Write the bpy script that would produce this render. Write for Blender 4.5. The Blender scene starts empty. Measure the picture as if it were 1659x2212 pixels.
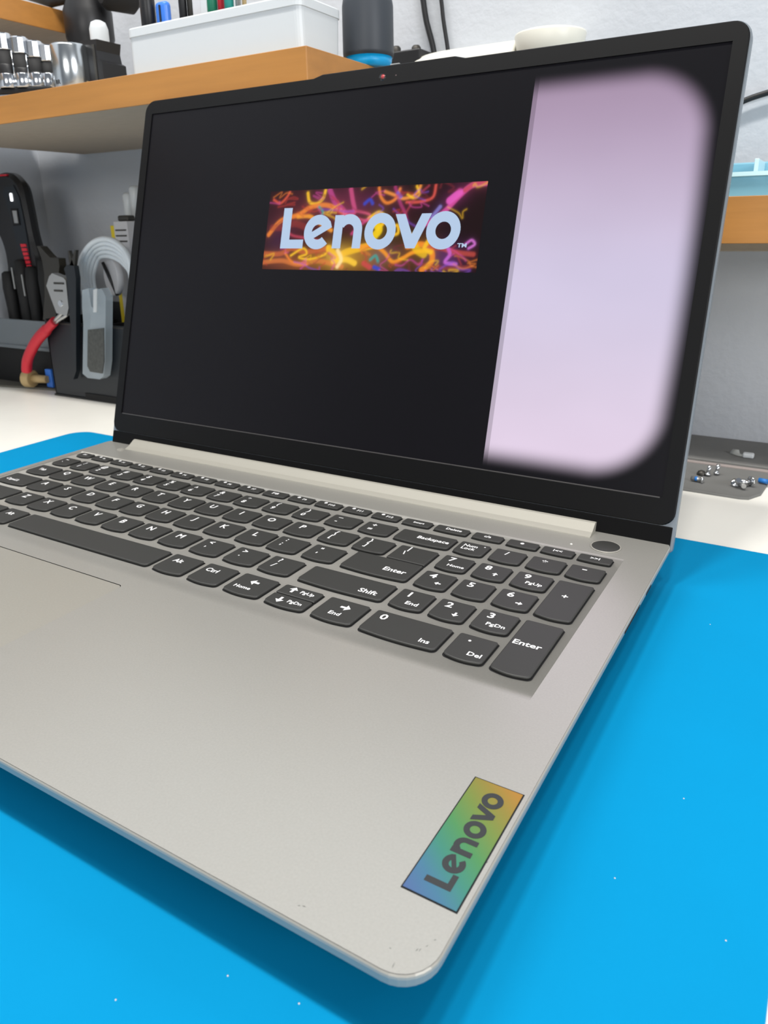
import bpy, bmesh, math, random
import numpy as np
from mathutils import Matrix, Vector
random.seed(7)
MM = 0.001
# ---------------------------------------------------------------- camera
W, H, F = 1659.0, 2212.0, 1617.355
CX, CY = 825.14, 1011.558
CAM = np.array([47.893, -89.672, 134.997])
ROT = np.array([[0.85798286, 0.51338067, -0.01748416],
                [0.1441421, -0.27328675, -0.95107171],
                [-0.49304002, 0.81348303, -0.30847512]])
scene = bpy.context.scene
cam = bpy.data.cameras.new('camera')
cam.sensor_fit = 'HORIZONTAL'; cam.sensor_width = 36.0
cam.lens = 36.0 * F / W
cam.shift_x = -(CX - W / 2) / W
cam.shift_y = (CY - H / 2) / W
cam.clip_start = 0.01; cam.clip_end = 50
cam.dof.use_dof = True; cam.dof.focus_distance = 0.27; cam.dof.aperture_fstop = 42
camo = bpy.data.objects.new('camera', cam)
scene.collection.objects.link(camo); scene.camera = camo
R4 = Matrix(((ROT[0][0], -ROT[1][0], -ROT[2][0]), (ROT[0][1], -ROT[1][1], -ROT[2][1]), (ROT[0][2], -ROT[1][2], -ROT[2][2]))).to_4x4()
camo.matrix_world = Matrix.Translation(Vector(CAM * MM)) @ R4
# ---------------------------------------------------------------- world, lamps, fill lights, exposure
world = bpy.data.worlds.new('world'); scene.world = world; world.use_nodes = True
bg = world.node_tree.nodes['Background']
bg.inputs[0].default_value = (0.80, 0.88, 1.0, 1); bg.inputs[1].default_value = 0.20
def lamp(name, loc, size, sy, power, col=(1, 0.97, 0.92), aim=(-0.1, 0.1, 0)):
    l = bpy.data.lights.new(name, 'AREA'); l.shape = 'RECTANGLE'; l.size = size; l.size_y = sy
    l.energy = power; l.color = col
    o = bpy.data.objects.new(name, l); scene.collection.objects.link(o); o.location = loc
    d = Vector(aim) - Vector(loc); o.rotation_euler = d.to_track_quat('-Z', 'Y').to_euler()
    return o
lamp('ceiling_lamp', (-0.20, -0.03, 1.30), 0.12, 0.06, 6.7, aim=(-0.20, 0.02, 0))
lamp('ceiling_lamp', (0.06, -0.02, 1.30), 0.09, 0.06, 4.6, aim=(0.06, 0.02, 0))
lamp('ceiling_lamp', (0.30, -0.02, 1.30), 0.09, 0.06, 3.5, aim=(0.30, 0.02, 0))
lamp('front_fill', (0.40, -1.9, 0.62), 0.9, 0.4, 13.0, (1.0, 0.98, 0.95), aim=(-0.25, 0.5, 0.0))  # added fill for the walls, standing for soft room light from the front
lamp('side_fill', (1.55, -0.45, 0.62), 0.7, 0.35, 16.0, (0.97, 0.98, 1.0), aim=(-0.35, 0.45, 0.1))  # added fill from the right to lift the dim walls
lamp('left_fill', (-0.62, -0.05, 1.15), 0.5, 0.2, 6.0, (1.0, 0.98, 0.95), aim=(-0.68, 0.45, 0.0))  # added fill to brighten the rear left of the bench
vs = scene.view_settings
scene.display_settings.display_device = 'sRGB'
vs.view_transform = 'Standard'; vs.look = 'None'; vs.gamma = 1.0; vs.exposure = 0.0
vs.use_curve_mapping = False
# ---------------------------------------------------------------- helpers
C = scene.collection
def ray(px, py):
    d = np.array([(px - CX) / F, (py - CY) / F, 1.0]); return ROT.T @ d
def at(px, py, Y):                      # point (mm) seen at a pixel on the upright plane y = Y
    d = ray(px, py); t = (Y - CAM[1]) / d[1]; return CAM + d * t
def onz(px, py, z):
    d = ray(px, py); t = (z - CAM[2]) / d[2]; return CAM + d * t
def lin(c):
    def f(v):
        v /= 255.0
        return v / 12.92 if v <= 0.04045 else ((v + 0.055) / 1.055) ** 2.4
    return (f(c[0]), f(c[1]), f(c[2]), 1.0)
def mat(name, rgb, rough=0.5, metal=0.0, emis=None, es=1.0, bump=0.0, bscale=400, var=0.0, vscale=30, alpha=None, trans=0.0, spec=None, vec=None):
    m = bpy.data.materials.new(name); m.use_nodes = True; nt = m.node_tree
    b = nt.nodes['Principled BSDF']
    b.inputs['Base Color'].default_value = lin(rgb); b.inputs['Roughness'].default_value = rough
    b.inputs['Metallic'].default_value = metal
    if spec is not None: b.inputs['Specular IOR Level'].default_value = spec
    if emis: b.inputs['Emission Color'].default_value = lin(emis); b.inputs['Emission Strength'].default_value = es
    if trans: b.inputs['Transmission Weight'].default_value = trans
    if alpha is not None: b.inputs['Alpha'].default_value = alpha
    tc = nt.nodes.new('ShaderNodeTexCoord'); src = tc.outputs['Object']
    if vec:
        mp = nt.nodes.new('ShaderNodeMapping'); mp.inputs['Scale'].default_value = vec
        nt.links.new(src, mp.inputs[0]); src = mp.outputs[0]
    if bump:
        n = nt.nodes.new('ShaderNodeTexNoise'); n.inputs['Scale'].default_value = bscale; n.inputs['Detail'].default_value = 4
        nt.links.new(src, n.inputs['Vector'])
        bp = nt.nodes.new('ShaderNodeBump'); bp.inputs['Strength'].default_value = bump; bp.inputs['Distance'].default_value = 0.001 if bscale < 1000 else 0.0001
        nt.links.new(n.outputs['Fac'], bp.inputs['Height']); nt.links.new(bp.outputs[0], b.inputs['Normal'])
    if var:
        n = nt.nodes.new('ShaderNodeTexNoise'); n.inputs['Scale'].default_value = vscale; n.inputs['Detail'].default_value = 5
        nt.links.new(src, n.inputs['Vector'])
        cr = nt.nodes.new('ShaderNodeMapRange'); cr.inputs[1].default_value = 0.3; cr.inputs[2].default_value = 0.7
        cr.inputs[3].default_value = 1 - var; cr.inputs[4].default_value = 1 + var
        nt.links.new(n.outputs['Fac'], cr.inputs[0])
        mx = nt.nodes.new('ShaderNodeVectorMath'); mx.operation = 'SCALE'; mx.inputs[0].default_value = lin(rgb)[:3]
        nt.links.new(cr.outputs[0], mx.inputs['Scale']); nt.links.new(mx.outputs[0], b.inputs['Base Color'])
    return m
class MB:                               # mesh builder in millimetres, world axes
    def __init__(s): s.v = []; s.f = []; s.sm = []
    def add(s, vs, fs, smooth=False):
        o = len(s.v); s.v += [tuple(map(float, v)) for v in vs]
        for f in fs: s.f.append([i + o for i in f]); s.sm.append(smooth)
        return s
    def box(s, x0, x1, y0, y1, z0, z1, bev=0.0, seg=2, T=None):
        bm = bmesh.new()
        vs_ = [bm.verts.new(p) for p in [(x0, y0, z0), (x1, y0, z0), (x1, y1, z0), (x0, y1, z0), (x0, y0, z1), (x1, y0, z1), (x1, y1, z1), (x0, y1, z1)]]
        for f in [(3, 2, 1, 0), (4, 5, 6, 7), (0, 1, 5, 4), (1, 2, 6, 5), (2, 3, 7, 6), (3, 0, 4, 7)]: bm.faces.new([vs_[i] for i in f])
        if bev: bmesh.ops.bevel(bm, geom=bm.edges[:], offset=bev, segments=seg, affect='EDGES', profile=0.5)
        return s.from_bm(bm, T)
    def from_bm(s, bm, T=None):
        bm.verts.index_update(); pts = [v.co.copy() for v in bm.verts]
        if T: pts = [T(p) if callable(T) else T @ p for p in pts]
        s.add(pts, [[v.index for v in f.verts] for f in bm.faces]); bm.free(); return s
    def loft(s, rings, caps=True, closed=True, smooth=False):
        n = len(rings[0]); o = len(s.v)
        vs_ = [p for r in rings for p in r]; fs = []
        for k in range(len(rings) - 1):
            for i in range(n if closed else n - 1):
                j = (i + 1) % n; fs.append([k * n + i, k * n + j, (k + 1) * n + j, (k + 1) * n + i])
        s.add(vs_, fs, smooth)
        if caps: s.add([], []); s.f += [[o + i for i in range(n)][::-1], [o + (len(rings) - 1) * n + i for i in range(n)]]; s.sm += [False, False]
        return s
    def lathe(s, prof, c=(0, 0, 0), axis=(0, 0, 1), n=28, smooth=True):
        a = Vector(axis).normalized(); u = a.orthogonal().normalized(); w = a.cross(u)
        rings = [[Vector(c) + a * h + (u * math.cos(2 * math.pi * i / n) + w * math.sin(2 * math.pi * i / n)) * r for i in range(n)] for r, h in prof]
        return s.loft(rings, True, True, smooth)
    def tube(s, pts, r, n=10, flat=1.0, up=None):
        pts = [Vector(p) for p in pts]; rings = []
        rr = r if isinstance(r, (list, tuple)) else [r] * len(pts)
        u = None
        for i, p in enumerate(pts):
            t = (pts[min(i + 1, len(pts) - 1)] - pts[max(i - 1, 0)]).normalized()
            if u is None: u = Vector(up) if up else t.orthogonal()
            u = (u - t * u.dot(t)).normalized(); w = t.cross(u)
            rings.append([p + (u * math.cos(2 * math.pi * k / n) + w * math.sin(2 * math.pi * k / n) * flat) * rr[i] for k in range(n)])
        return s.loft(rings, True, True, True)
    def prism(s, outline, fn0, fn1, bev=0.0):  # outline list of 2D; fn maps (a,b) -> 3D at both ends
        if bev:
            c = np.mean(np.array(outline), axis=0)
            return s.loft([[fn0(*p) for p in outline], [fn1(*p) for p in outline]])
        return s.loft([[fn0(*p) for p in outline], [fn1(*p) for p in outline]])
    def build(s, name, m, parent=None, smooth_angle=None):
        me = bpy.data.meshes.new(name)
        org = Vector((0, 0, 0))
        if parent is not None:
            q = parent
            while q is not None: org += Vector(q['_o']) if '_o' in q else Vector((0, 0, 0)); q = None
        me.from_pydata([(v[0] * MM - org.x, v[1] * MM - org.y, v[2] * MM - org.z) for v in s.v], [], s.f)
        for p, q in zip(me.polygons, s.sm): p.use_smooth = q
        bm = bmesh.new(); bm.from_mesh(me); bmesh.ops.recalc_face_normals(bm, faces=bm.faces); bm.to_mesh(me); bm.free()
        me.materials.append(m)
        o = bpy.data.objects.new(name, me); C.objects.link(o)
        if parent is not None: o.parent = parent; o['_o'] = tuple(org)
        return o
def thing(name, label, cat, loc, group=None):
    o = bpy.data.objects.new(name, None); C.objects.link(o); o.empty_display_size = 0.02
    o.location = Vector(loc) * MM; o['_o'] = tuple(o.location); o['label'] = label; o['category'] = cat
    if group: o['group'] = group
    return o
def tag(o, label, cat, group=None):
    o['label'] = label; o['category'] = cat
    if group: o['group'] = group
    return o
def dup(o, off, label=None):
    c = o.copy(); C.objects.link(c); c.location = o.location + Vector(off) * MM
    if label: c['label'] = label
    for ch in o.children:
        d = ch.copy(); C.objects.link(d); d.parent = c
        for g in ch.children:
            e = g.copy(); C.objects.link(e); e.parent = d
    return c
def closed(P, n=4):                      # smooth a closed outline
    out = []; m = len(P)
    for i in range(m):
        p0, p1, p2, p3 = [np.array(P[(i + k) % m], float) for k in (-1, 0, 1, 2)]
        for k in range(n):
            t = k / n; out.append(tuple(0.5 * (2 * p1 + (p2 - p0) * t + (2 * p0 - 5 * p1 + 4 * p2 - p3) * t * t + (3 * p1 - p0 - 3 * p2 + p3) * t ** 3)))
    return out
def rrect(x0, x1, y0, y1, r, n=6):
    if not isinstance(r, (list, tuple)): r = [r] * 4        # order: x1y1, x0y1, x0y0, x1y0
    out = []
    for (cx, cy, a0, q) in [(x1, y1, 0, r[0]), (x0, y1, 90, r[1]), (x0, y0, 180, r[2]), (x1, y0, 270, r[3])]:
        sx = -1 if cx == x1 else 1; sy = -1 if cy == y1 else 1
        for k in range(n + 1):
            a = math.radians(a0 + 90 * k / n)
            out.append((cx + sx * q + q * math.cos(a), cy + sy * q + q * math.sin(a)))
    return out
def inset(pts, d):                       # inset a convex outline
    n = len(pts); out = []
    for i in range(n):
        a, b, c = np.array(pts[i - 1]), np.array(pts[i]), np.array(pts[(i + 1) % n])
        t1 = b - a; t2 = c - b
        t1 = t1 / (np.linalg.norm(t1) + 1e-9); t2 = t2 / (np.linalg.norm(t2) + 1e-9)
        n1 = np.array([-t1[1], t1[0]]); n2 = np.array([-t2[1], t2[0]]); m = n1 + n2
        m = m / max(1e-6, np.dot(m, n1)); out.append(tuple(b + m * d))
    return out
# ---------------------------------------------------------------- materials
M_wall = mat('plaster', (190, 194, 200), 0.9, bump=0.55, bscale=170, var=0.02, vscale=12)
M_table = mat('white_laminate', (250, 248, 240), 0.35, var=0.03, vscale=14, bump=0.05, bscale=120)
M_mat = mat('blue_silicone', (0, 140, 193), 0.75, var=0.02, vscale=25, spec=0.08)
M_wood = mat('pine_edge', (178, 122, 58), 0.45, var=0.10, vscale=9, vec=(1, 6, 14), bump=0.05, bscale=60)
M_board = mat('shelf_board', (172, 158, 140), 0.7, var=0.05, vscale=60, vec=(1, 5, 5))  # grey-beige tone has the mat's blue bounce light put into it
M_deck = mat('silver_paint', (186, 184, 177), 0.34, metal=0.6, bump=0.10, bscale=3500, var=0.035, vscale=1500)
M_well = mat('silver_well', (190, 189, 186), 0.42, metal=0.45, bump=0.05, bscale=1600)
M_rim = mat('chamfer_metal', (168, 165, 157), 0.4, metal=0.3)
M_pad = mat('touchpad_film', (187, 184, 174), 0.34, metal=0.58, bump=0.1, bscale=2500, var=0.03, vscale=1300)
M_bottom = mat('bottom_case', (48, 50, 54), 0.5, metal=0.2)
M_slot = mat('slot_black', (14, 14, 16), 0.8)
M_key = mat('key_plastic', (50, 50, 48), 0.5, bump=0.05, bscale=1800)
M_leg = mat('legend_white', (232, 232, 232), 0.6)
M_bezel = mat('bezel_black', (7, 7, 8), 0.5, bump=0.10, bscale=1500, spec=0.2)
M_shell = mat('lid_grey', (130, 138, 145), 0.4, metal=0.5)
M_black = mat('black_plastic', (22, 22, 24), 0.42)
M_blackm = mat('matte_black', (14, 14, 15), 0.7)
M_chrome = mat('chrome', (225, 228, 232), 0.16, metal=1.0)
M_steel = mat('steel', (190, 190, 188), 0.32, metal=0.9)
M_white = mat('white_plastic', (208, 212, 214), 0.35)
M_cream = mat('cream_plastic', (224, 222, 210), 0.4)
M_cup = mat('slate_plastic', (52, 57, 64), 0.5)
M_cyan = mat('cyan_plastic', (0, 160, 220), 0.4)
M_red = mat('red_rubber', (205, 34, 52), 0.45)
M_dkblue = mat('blue_black_plastic', (20, 27, 34), 0.45)
M_gun = mat('gunmetal', (70, 68, 64), 0.45, metal=0.6)
M_clear = mat('frosted_clear', (200, 212, 220), 0.35, alpha=0.45)
M_greyp = mat('grey_plastic', (120, 128, 134), 0.4, alpha=0.8)
M_tan = mat('pale_wood', (190, 165, 118), 0.6, var=0.05, vscale=80)
M_yellow = mat('yellow_plastic', (225, 200, 30), 0.5)
M_cable = mat('white_cable', (222, 228, 232), 0.4)
M_padgrey = mat('grey_rubber', (112, 112, 110), 0.75, var=0.04, vscale=80)
M_bluepen = mat('blue_pen', (60, 125, 225), 0.35)
M_green = mat('green_handle', (20, 120, 90), 0.4)
M_teal = mat('teal_handle', (40, 150, 140), 0.4)
M_tray = mat('ice_blue_plastic', (130, 185, 205), 0.3, alpha=0.92)
M_blueloc = mat('blue_threadlock', (40, 120, 200), 0.4)
M_grey = mat('grey_paper', (205, 205, 208), 0.6)
# ---------------------------------------------------------------- setting
def struct(o): o['kind'] = 'structure'; return o
struct(MB().box(-780, 700, 500, 520, -800, 900).build('wall_back', M_wall))
struct(MB().box(-780, -760, -500, 500, -800, 900).build('wall_left', M_wall))
tb = thing('workbench', 'white laminate workbench top under the blue mat and laptop', 'table', (0, 0, -52))
MB().box(-759, 620, -420, 499, -52, -22, 1.5).build('tabletop', M_table, tb)
for lx in (-720, 580):
    for ly in (-380, 460):
        MB().box(lx - 25, lx + 25, ly - 25, ly + 25, -800, -52, 2).build('leg', M_table, tb)
struct(MB().box(-780, 700, -600, 520, -820, -800).build('floor', mat('floor_grey', (120, 118, 115), 0.6)))
# mat
mo = rrect(-470, 56, -330, 291, 15, 8)
mat_o = MB().loft([[(x, y, -22) for x, y in mo], [(x, y, -20.4) for x, y in mo], [(x, y, -20) for x, y in inset(mo, 0.4)]]).build('work_mat', M_mat)
tag(mat_o, 'bright blue silicone work mat lying under the laptop', 'mat')
# ---------------------------------------------------------------- laptop
lap = thing('laptop', 'silver laptop open on the blue mat, its black screen showing a logo and pale band', 'laptop', (-180, 115, -20))
BX0 = -362.0
DEPTH = 236.0
out0 = rrect(BX0, 0, 0, DEPTH, [7, 7, 9, 9], 8)
def off(o, d, z): return [(x, y, z) for x, y in (inset(o, d) if d else o)]
# top case: rim + plate with keyboard well
mb = MB()
rim = [off(out0, 0.9, -0.02), off(out0, 0.45, -0.15), off(out0, 0.12, -0.5), off(out0, 0.0, -1.0), off(out0, 0.3, -3.1), off(out0, 1.5, -3.3)]
MB().loft(rim[1:], caps=False).build('edge_chamfer', M_rim, lap)
KX0, KX1, KY0, KY1 = -357.5, -14.2, 95.0, 207.4
TX0, TX1, TY0, TY1 = -290.0, -181.6, 17.0, 87.6
bm = bmesh.new()
def loop(pts):
    v = [bm.verts.new(p) for p in pts]
    return [bm.edges.new((v[i], v[(i + 1) % len(v)])) for i in range(len(v))]
E1 = loop(off(out0, 0.45, 0.0))
E2 = loop([(KX0, KY0, 0), (KX1, KY0, 0), (KX1, KY1, 0), (KX0, KY1, 0)])
E3 = loop([(x, y, 0) for x, y in rrect(TX0, TX1, TY0, TY1, 1.6, 4)])
bmesh.ops.triangle_fill(bm, edges=E1 + E2 + E3, use_beauty=True)
mb = MB(); mb.from_bm(bm); mb.build('palm_deck', M_deck, lap)
def dep(y):
    t = min(1, max(0, (y - 95.0) / 10.0)); a = t * t * (3 - 2 * t)
    t = min(1, max(0, (KY1 - y) / 2.6)); b = t * t * (3 - 2 * t)
    return 0.75 * a * b
ys = [95, 96, 97, 98, 99, 100, 101, 102, 103, 104, 105, 110, 150, 190, 204.8, 205.3, 205.8, 206.2, 206.6, 207, KY1]
xs = [KX0, KX0 + 0.15, -300, -200, -100, KX1 - 0.15, KX1]
g = MB()
vsx = [(x, y, 0.0 if x in (KX0, KX1) else -dep(y)) for y in ys for x in xs]
nx = len(xs)
g.add(vsx, [[j * nx + i, j * nx + i + 1, (j + 1) * nx + i + 1, (j + 1) * nx + i] for j in range(len(ys) - 1) for i in range(nx - 1)])
for k in range(len(g.sm)): g.sm[k] = (k % (nx - 1)) not in (0, nx - 2)
g.build('keyboard_well', M_deck, lap)
# touchpad, a hair below the deck inside a dark groove
tp = rrect(TX0 + .05, TX1 - .05, TY0 + .05, TY1 - .42, 1.5, 4)
MB().loft([[(x, y, -1.2) for x, y in tp], [(x, y, -0.02) for x, y in tp]]).build('touchpad', M_pad, lap)
gr = rrect(TX0 - .1, TX1 + .1, TY0 - .1, TY1 + .1, 1.6, 4)
MB().loft([[(x, y, -1.6) for x, y in gr], [(x, y, -0.9) for x, y in gr]]).build('touchpad_groove', M_slot, lap)
# lower case, tapering inwards
MB().loft([off(out0, 1.3, -3.2), off(out0, 3.0, -4.6), off(out0, 13, -14.5), off(out0, 19, -17.5)]).build('lower_case', M_bottom, lap)
for fx, fy in ((-325, 30), (-37, 30), (-325, 205), (-37, 205)):
    MB().lathe([(7, -20), (7.4, -19.4), (7, -17.4)], (fx, fy, 0)).build('rubber_foot', M_blackm, lap)
# ports on the right side
MB().box(-0.9, 0.02, 184.5, 192.8, -2.8, -1.4, 0.2).build('port', M_slot, lap)
MB().box(-0.9, 0.03, 151.5, 173.1, -2.7, -1.8, 0.2).build('card_slot', M_slot, lap)
MB().box(-0.5, 0.10, 151.0, 173.6, -1.75, -1.6).build('slot_edge', M_slot, lap)
# power button + led
pb = MB().lathe([(6.1, -0.6), (6.1, 0.28), (5.7, 0.42), (0.01, 0.42)], (-24.4, 216.6, 0), n=40).build('power_button', M_key, lap)
MB().lathe([(6.0, 0.1), (6.55, 0.1), (6.55, 0.3), (6.1, 0.44), (5.9, 0.30)], (-24.4, 216.6, 0), n=40).build('button_ring', M_rim, pb)
MB().lathe([(0.45, -0.1), (0.45, 0.06)], (-38.4, 212.5, 0), n=12).build('status_light', mat('led', (255, 250, 240), emis=(255, 250, 240), es=1.0), lap)
# ---- keys
SZ = {}
KT, KB = 0.42, -0.62
def key_outline(x0, x1, y0, y1, d=0.0, curve=0.75, rt=0.9, rb=2.0):
    x0 += d; x1 -= d; y0 += d; y1 -= d
    pts = []
    def arc(cx, cy, r, a0, a1, n=4):
        for k in range(n + 1):
            a = math.radians(a0 + (a1 - a0) * k / n); pts.append((cx + r * math.cos(a), cy + r * math.sin(a)))
    arc(x1 - rt, y1 - rt, rt, 0, 90); arc(x0 + rt, y1 - rt, rt, 90, 180); arc(x0 + rb, y0 + rb, rb, 180, 262)
    w = x1 - x0
    for k in range(1, 8):
        t = k / 8; pts.append((x0 + rb + (w - 2 * rb) * t, y0 - curve * (1 - (2 * t - 1) ** 2)))
    arc(x1 - rb, y0 + rb, rb, 278, 360)
    return pts
txt_cache = {}
def text_geo(s_, bold=0.0):
    if (s_, bold) not in txt_cache:
        cu = bpy.data.curves.new('t', 'FONT'); cu.body = s_; cu.size = 1.0; cu.align_x = 'LEFT'; cu.offset = bold; cu.resolution_u = 2
        ob = bpy.data.objects.new('t', cu); me = bpy.data.meshes.new_from_object(ob)
        v = [tuple(q.co) for q in me.vertices]; f = [list(p.vertices) for p in me.polygons]
        bpy.data.objects.remove(ob); bpy.data.meshes.remove(me); bpy.data.curves.remove(cu)
        txt_cache[(s_, bold)] = (v, f)
    return txt_cache[(s_, bold)]
def add_text(mb, s_, cx, cy, h, z, anchor='c', bold=0.012, wide=1.0, T=None):
    v, f = text_geo(s_, bold)
    if not v: return
    x0 = min(p[0] for p in v); x1 = max(p[0] for p in v); y0 = min(p[1] for p in v); y1 = max(p[1] for p in v)
    ch = 0.70; sc = h / ch
    mx = (x0 + x1) / 2 if anchor == 'c' else x0
    my = (y0 + y1) / 2 if anchor == 'c' else 0
    pts = [(cx + (p[0] - mx) * sc * wide, cy + (p[1] - my) * sc, z) for p in v]
    if T: pts = [T(*p) for p in pts]
    mb.add(pts, f)
def arrow(mb, cx, cy, ang, s_, z):
    pts = [(1.0, 0), (0.1, 0.85), (0.1, 0.25), (-0.8, 0.25), (-0.8, -0.25), (0.1, -0.25), (0.1, -0.85)]
    c, q = math.cos(math.radians(ang)), math.sin(math.radians(ang))
    P = [(cx + s_ * (a * c - b * q), cy + s_ * (a * q + b * c), z) for a, b in pts]
    mb.add(P, [[0, 1, 6], [2, 3, 4, 5]]); 
def ic_disc(mb, cx, cy, r, z, n=10):
    mb.add([(cx + r * math.cos(2 * math.pi * k / n), cy + r * math.sin(2 * math.pi * k / n), z) for k in range(n)], [list(range(n))])
slots = MB()
def xr(x): return x + 0.0042 * (x - 48)
def key(x0, x1, y0, y1, leg=(), rb=2.0, curve=0.75, rt=0.9):
    x0, x1 = xr(x0), xr(x1) - 0.0
    r = [(KB, 0.15, 0), (0.0, 0.0, 0), (KT - 0.14, 0.10, 0), (KT, 0.42, 0)]
    m = MB().loft([[(x, y, z) for x, y in key_outline(x0, x1, y0, y1, d, curve, rt, rb)] for z, d, _ in r])
    o = m.build('key', M_key, lap)
    for p in o.data.polygons: p.use_smooth = False
    q = key_outline(x0, x1, y0, y1, -0.38, curve, rt, rb)
    slots.add([(x, y, -0.70) for x, y in q], [list(range(len(q)))])
    if leg:
        L = MB(); z = KT + 0.015
        for it in leg:
            if it[0] == 'arrow': arrow(L, x0 + it[1], y0 + it[2], it[3], it[4] * 1.1, z)
            elif it[0] == 'disc': ic_disc(L, x0 + it[1], y0 + it[2], it[3], z)
            else:
                b = it[5] if len(it) > 5 else 0.022
                add_text(L, it[0], x0 + it[1], y0 + it[2], it[3] * 1.22, z, bold=b, wide=it[4] if len(it) > 4 else 1.0)
        L.build('legend', M_leg, o)
    return o
RY = {0: (105.0, 120.2), 1: (125.9, 139.6), 2: (144.8, 158.2), 3: (162.9, 175.6), 4: (180.6, 192.3), 5: (198.4, 204.6)}
def letter(ch, x, row, w=15.9): key(x, x + w, *RY[row], leg=[(ch, 6.6, RY[row][1] - RY[row][0] - 4.6, 3.1)])
def dual(lo, hi, x, row, w=15.9):
    hh = RY[row][1] - RY[row][0]
    key(x, x + w, *RY[row], leg=[(hi, 5.0, hh - 3.2, 2.6), (lo, 5.0, hh - 7.9, 2.6)])
# row 0
key(-351.6, -337, *RY[0], leg=[('Ctrl', 7, 9, 2.2)])
key(-334, -319.5, *RY[0], leg=[('Fn', 7, 9, 2.2)])
key(-317, -303, *RY[0], leg=[('disc', 7, 9, 1.5)])
key(-300.4, -285.6, *RY[0], leg=[('Alt', 6.6, 10, 2.2)])
key(-282.3, -186.8, *RY[0], curve=0.15)
key(-183.6, -167.4, *RY[0], leg=[('Alt', 6.2, 10.0, 2.3)])
key(-163.8, -148, *RY[0], leg=[('Ctrl', 5.6, 10.0, 2.3)])
key(-144.4, -127.0, *RY[0], leg=[('arrow', 9.2, 9.8, 180, 2.2), ('Home', 7.0, 4.6, 1.7, 1.1)])
key(-123.6, -105.6, 113.0, 120.2, curve=0.0, rb=0.5, leg=[('arrow', 5.6, 4.0, 90, 2.1), ('PgUp', 12.4, 3.8, 1.6, 1.1)])
key(-123.6, -105.6, 105.0, 112.5, rt=0.5, leg=[('arrow', 5.6, 3.6, 270, 2.1), ('PgDn', 12.4, 3.6, 1.6, 1.1)])
key(-102.0, -84.6, *RY[0], leg=[('arrow', 9.4, 10.0, 0, 2.2), ('End', 8.2, 4.8, 1.8, 1.1)])
key(-81.2, -50.9, *RY[0], leg=[('0', 4.6, 11.2, 3.0, 1.15), ('Ins', 25.0, 3.6, 1.9, 1.1)])
key(-48.0, -34.0, *RY[0], leg=[('disc', 5.0, 11.4, 0.55), ('Del', 10.0, 4.0, 1.9, 1.1)])
# row 1
key(-351.6, -319.8, *RY[1], leg=[('Shift', 8, 4.2, 2.3)])
for ch, x in zip('ZXCVBNM', (-316.4, -297.9, -279, -260, -241, -222, -202.8)): letter(ch, x, 1)
dual(',', '<', -183.3, 1); dual('.', '>', -163.6, 1); dual('/', '?', -144.4, 1)
key(-123.4, -84.4, *RY[1], leg=[('Shift', 31.5, 4.2, 2.4, 1.1)])
key(-81.2, -67.4, *RY[1], leg=[('1', 4.6, 10.0, 3.0, 1.15), ('End', 8.6, 3.8, 1.9, 1.1)])
key(-64.5, -50.8, *RY[1], leg=[('2', 4.6, 10.0, 3.0, 1.15), ('arrow', 9.4, 4.4, 270, 1.5)])
key(-47.9, -33.8, *RY[1], leg=[('3', 4.6, 10.0, 3.0, 1.15), ('PgDn', 8.6, 3.8, 1.7, 1.15)])
key(-31.4, -17.7, 105.0, 139.6, leg=[('Enter', 6.2, 18.6, 2.3, 1.15)])
# row 2
key(-351.6, -328.2, *RY[2], leg=[('CapsLk', 9, 4.2, 2.0)])
for ch, x in zip('ASDFGHJKL', (-325.6, -307, -287.6, -268.4, -250.3, -231.6, -212.4, -193, -173.6)): letter(ch, x, 2)
dual(';', ':', -155.2, 2); dual("'", '"', -135.8, 2)
key(-115.6, -84.2, 144.8, 160.6, rt=0.5, leg=[('Enter', 23.5, 6.4, 2.5, 1.1)])
key(-80.8, -67.2, *RY[2], leg=[('4', 4.6, 9.8, 3.0, 1.15), ('arrow', 9.2, 4.4, 180, 1.4)])
key(-64.3, -50.7, *RY[2], leg=[('5', 4.6, 9.8, 3.0, 1.15)])
key(-47.8, -33.6, *RY[2], leg=[('6', 4.6, 9.8, 3.0, 1.15), ('arrow', 9.6, 4.4, 0, 1.4)])
key(-31.2, -17.4, 144.8, 175.6, leg=[('+', 6.2, 18.0, 2.7, 1.0)])
# row 3
key(-351.6, -333.2, *RY[3], leg=[('Tab', 8, 6.5, 2.2)])
for ch, x in zip('QWERTYUIOP', (-330.6, -311.4, -291.6, -272.8, -254, -234.9, -216.3, -197.4, -178.6, -159.8)): letter(ch, x, 3)
dual('[', '{', -140.3, 3); dual(']', '}', -121.6, 3, 16.2)
key(-102.4, -84.2, 161.3, 175.6, curve=0.0, rb=0.5, leg=[('|', 5.4, 11.4, 2.8), ('\\', 4.9, 7.3, 2.6)])
key(-80.6, -67.2, *RY[3], leg=[('7', 4.4, 9.2, 2.9, 1.15), ('Home', 8.4, 3.8, 1.6, 1.1)])
key(-64.2, -50.6, *RY[3], leg=[('8', 4.4, 9.2, 2.9, 1.15), ('arrow', 9.0, 4.4, 90, 1.4)])
key(-47.7, -33.4, *RY[3], leg=[('9', 4.6, 9.2, 2.9, 1.15), ('PgUp', 9.0, 3.8, 1.7, 1.1)])
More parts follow.
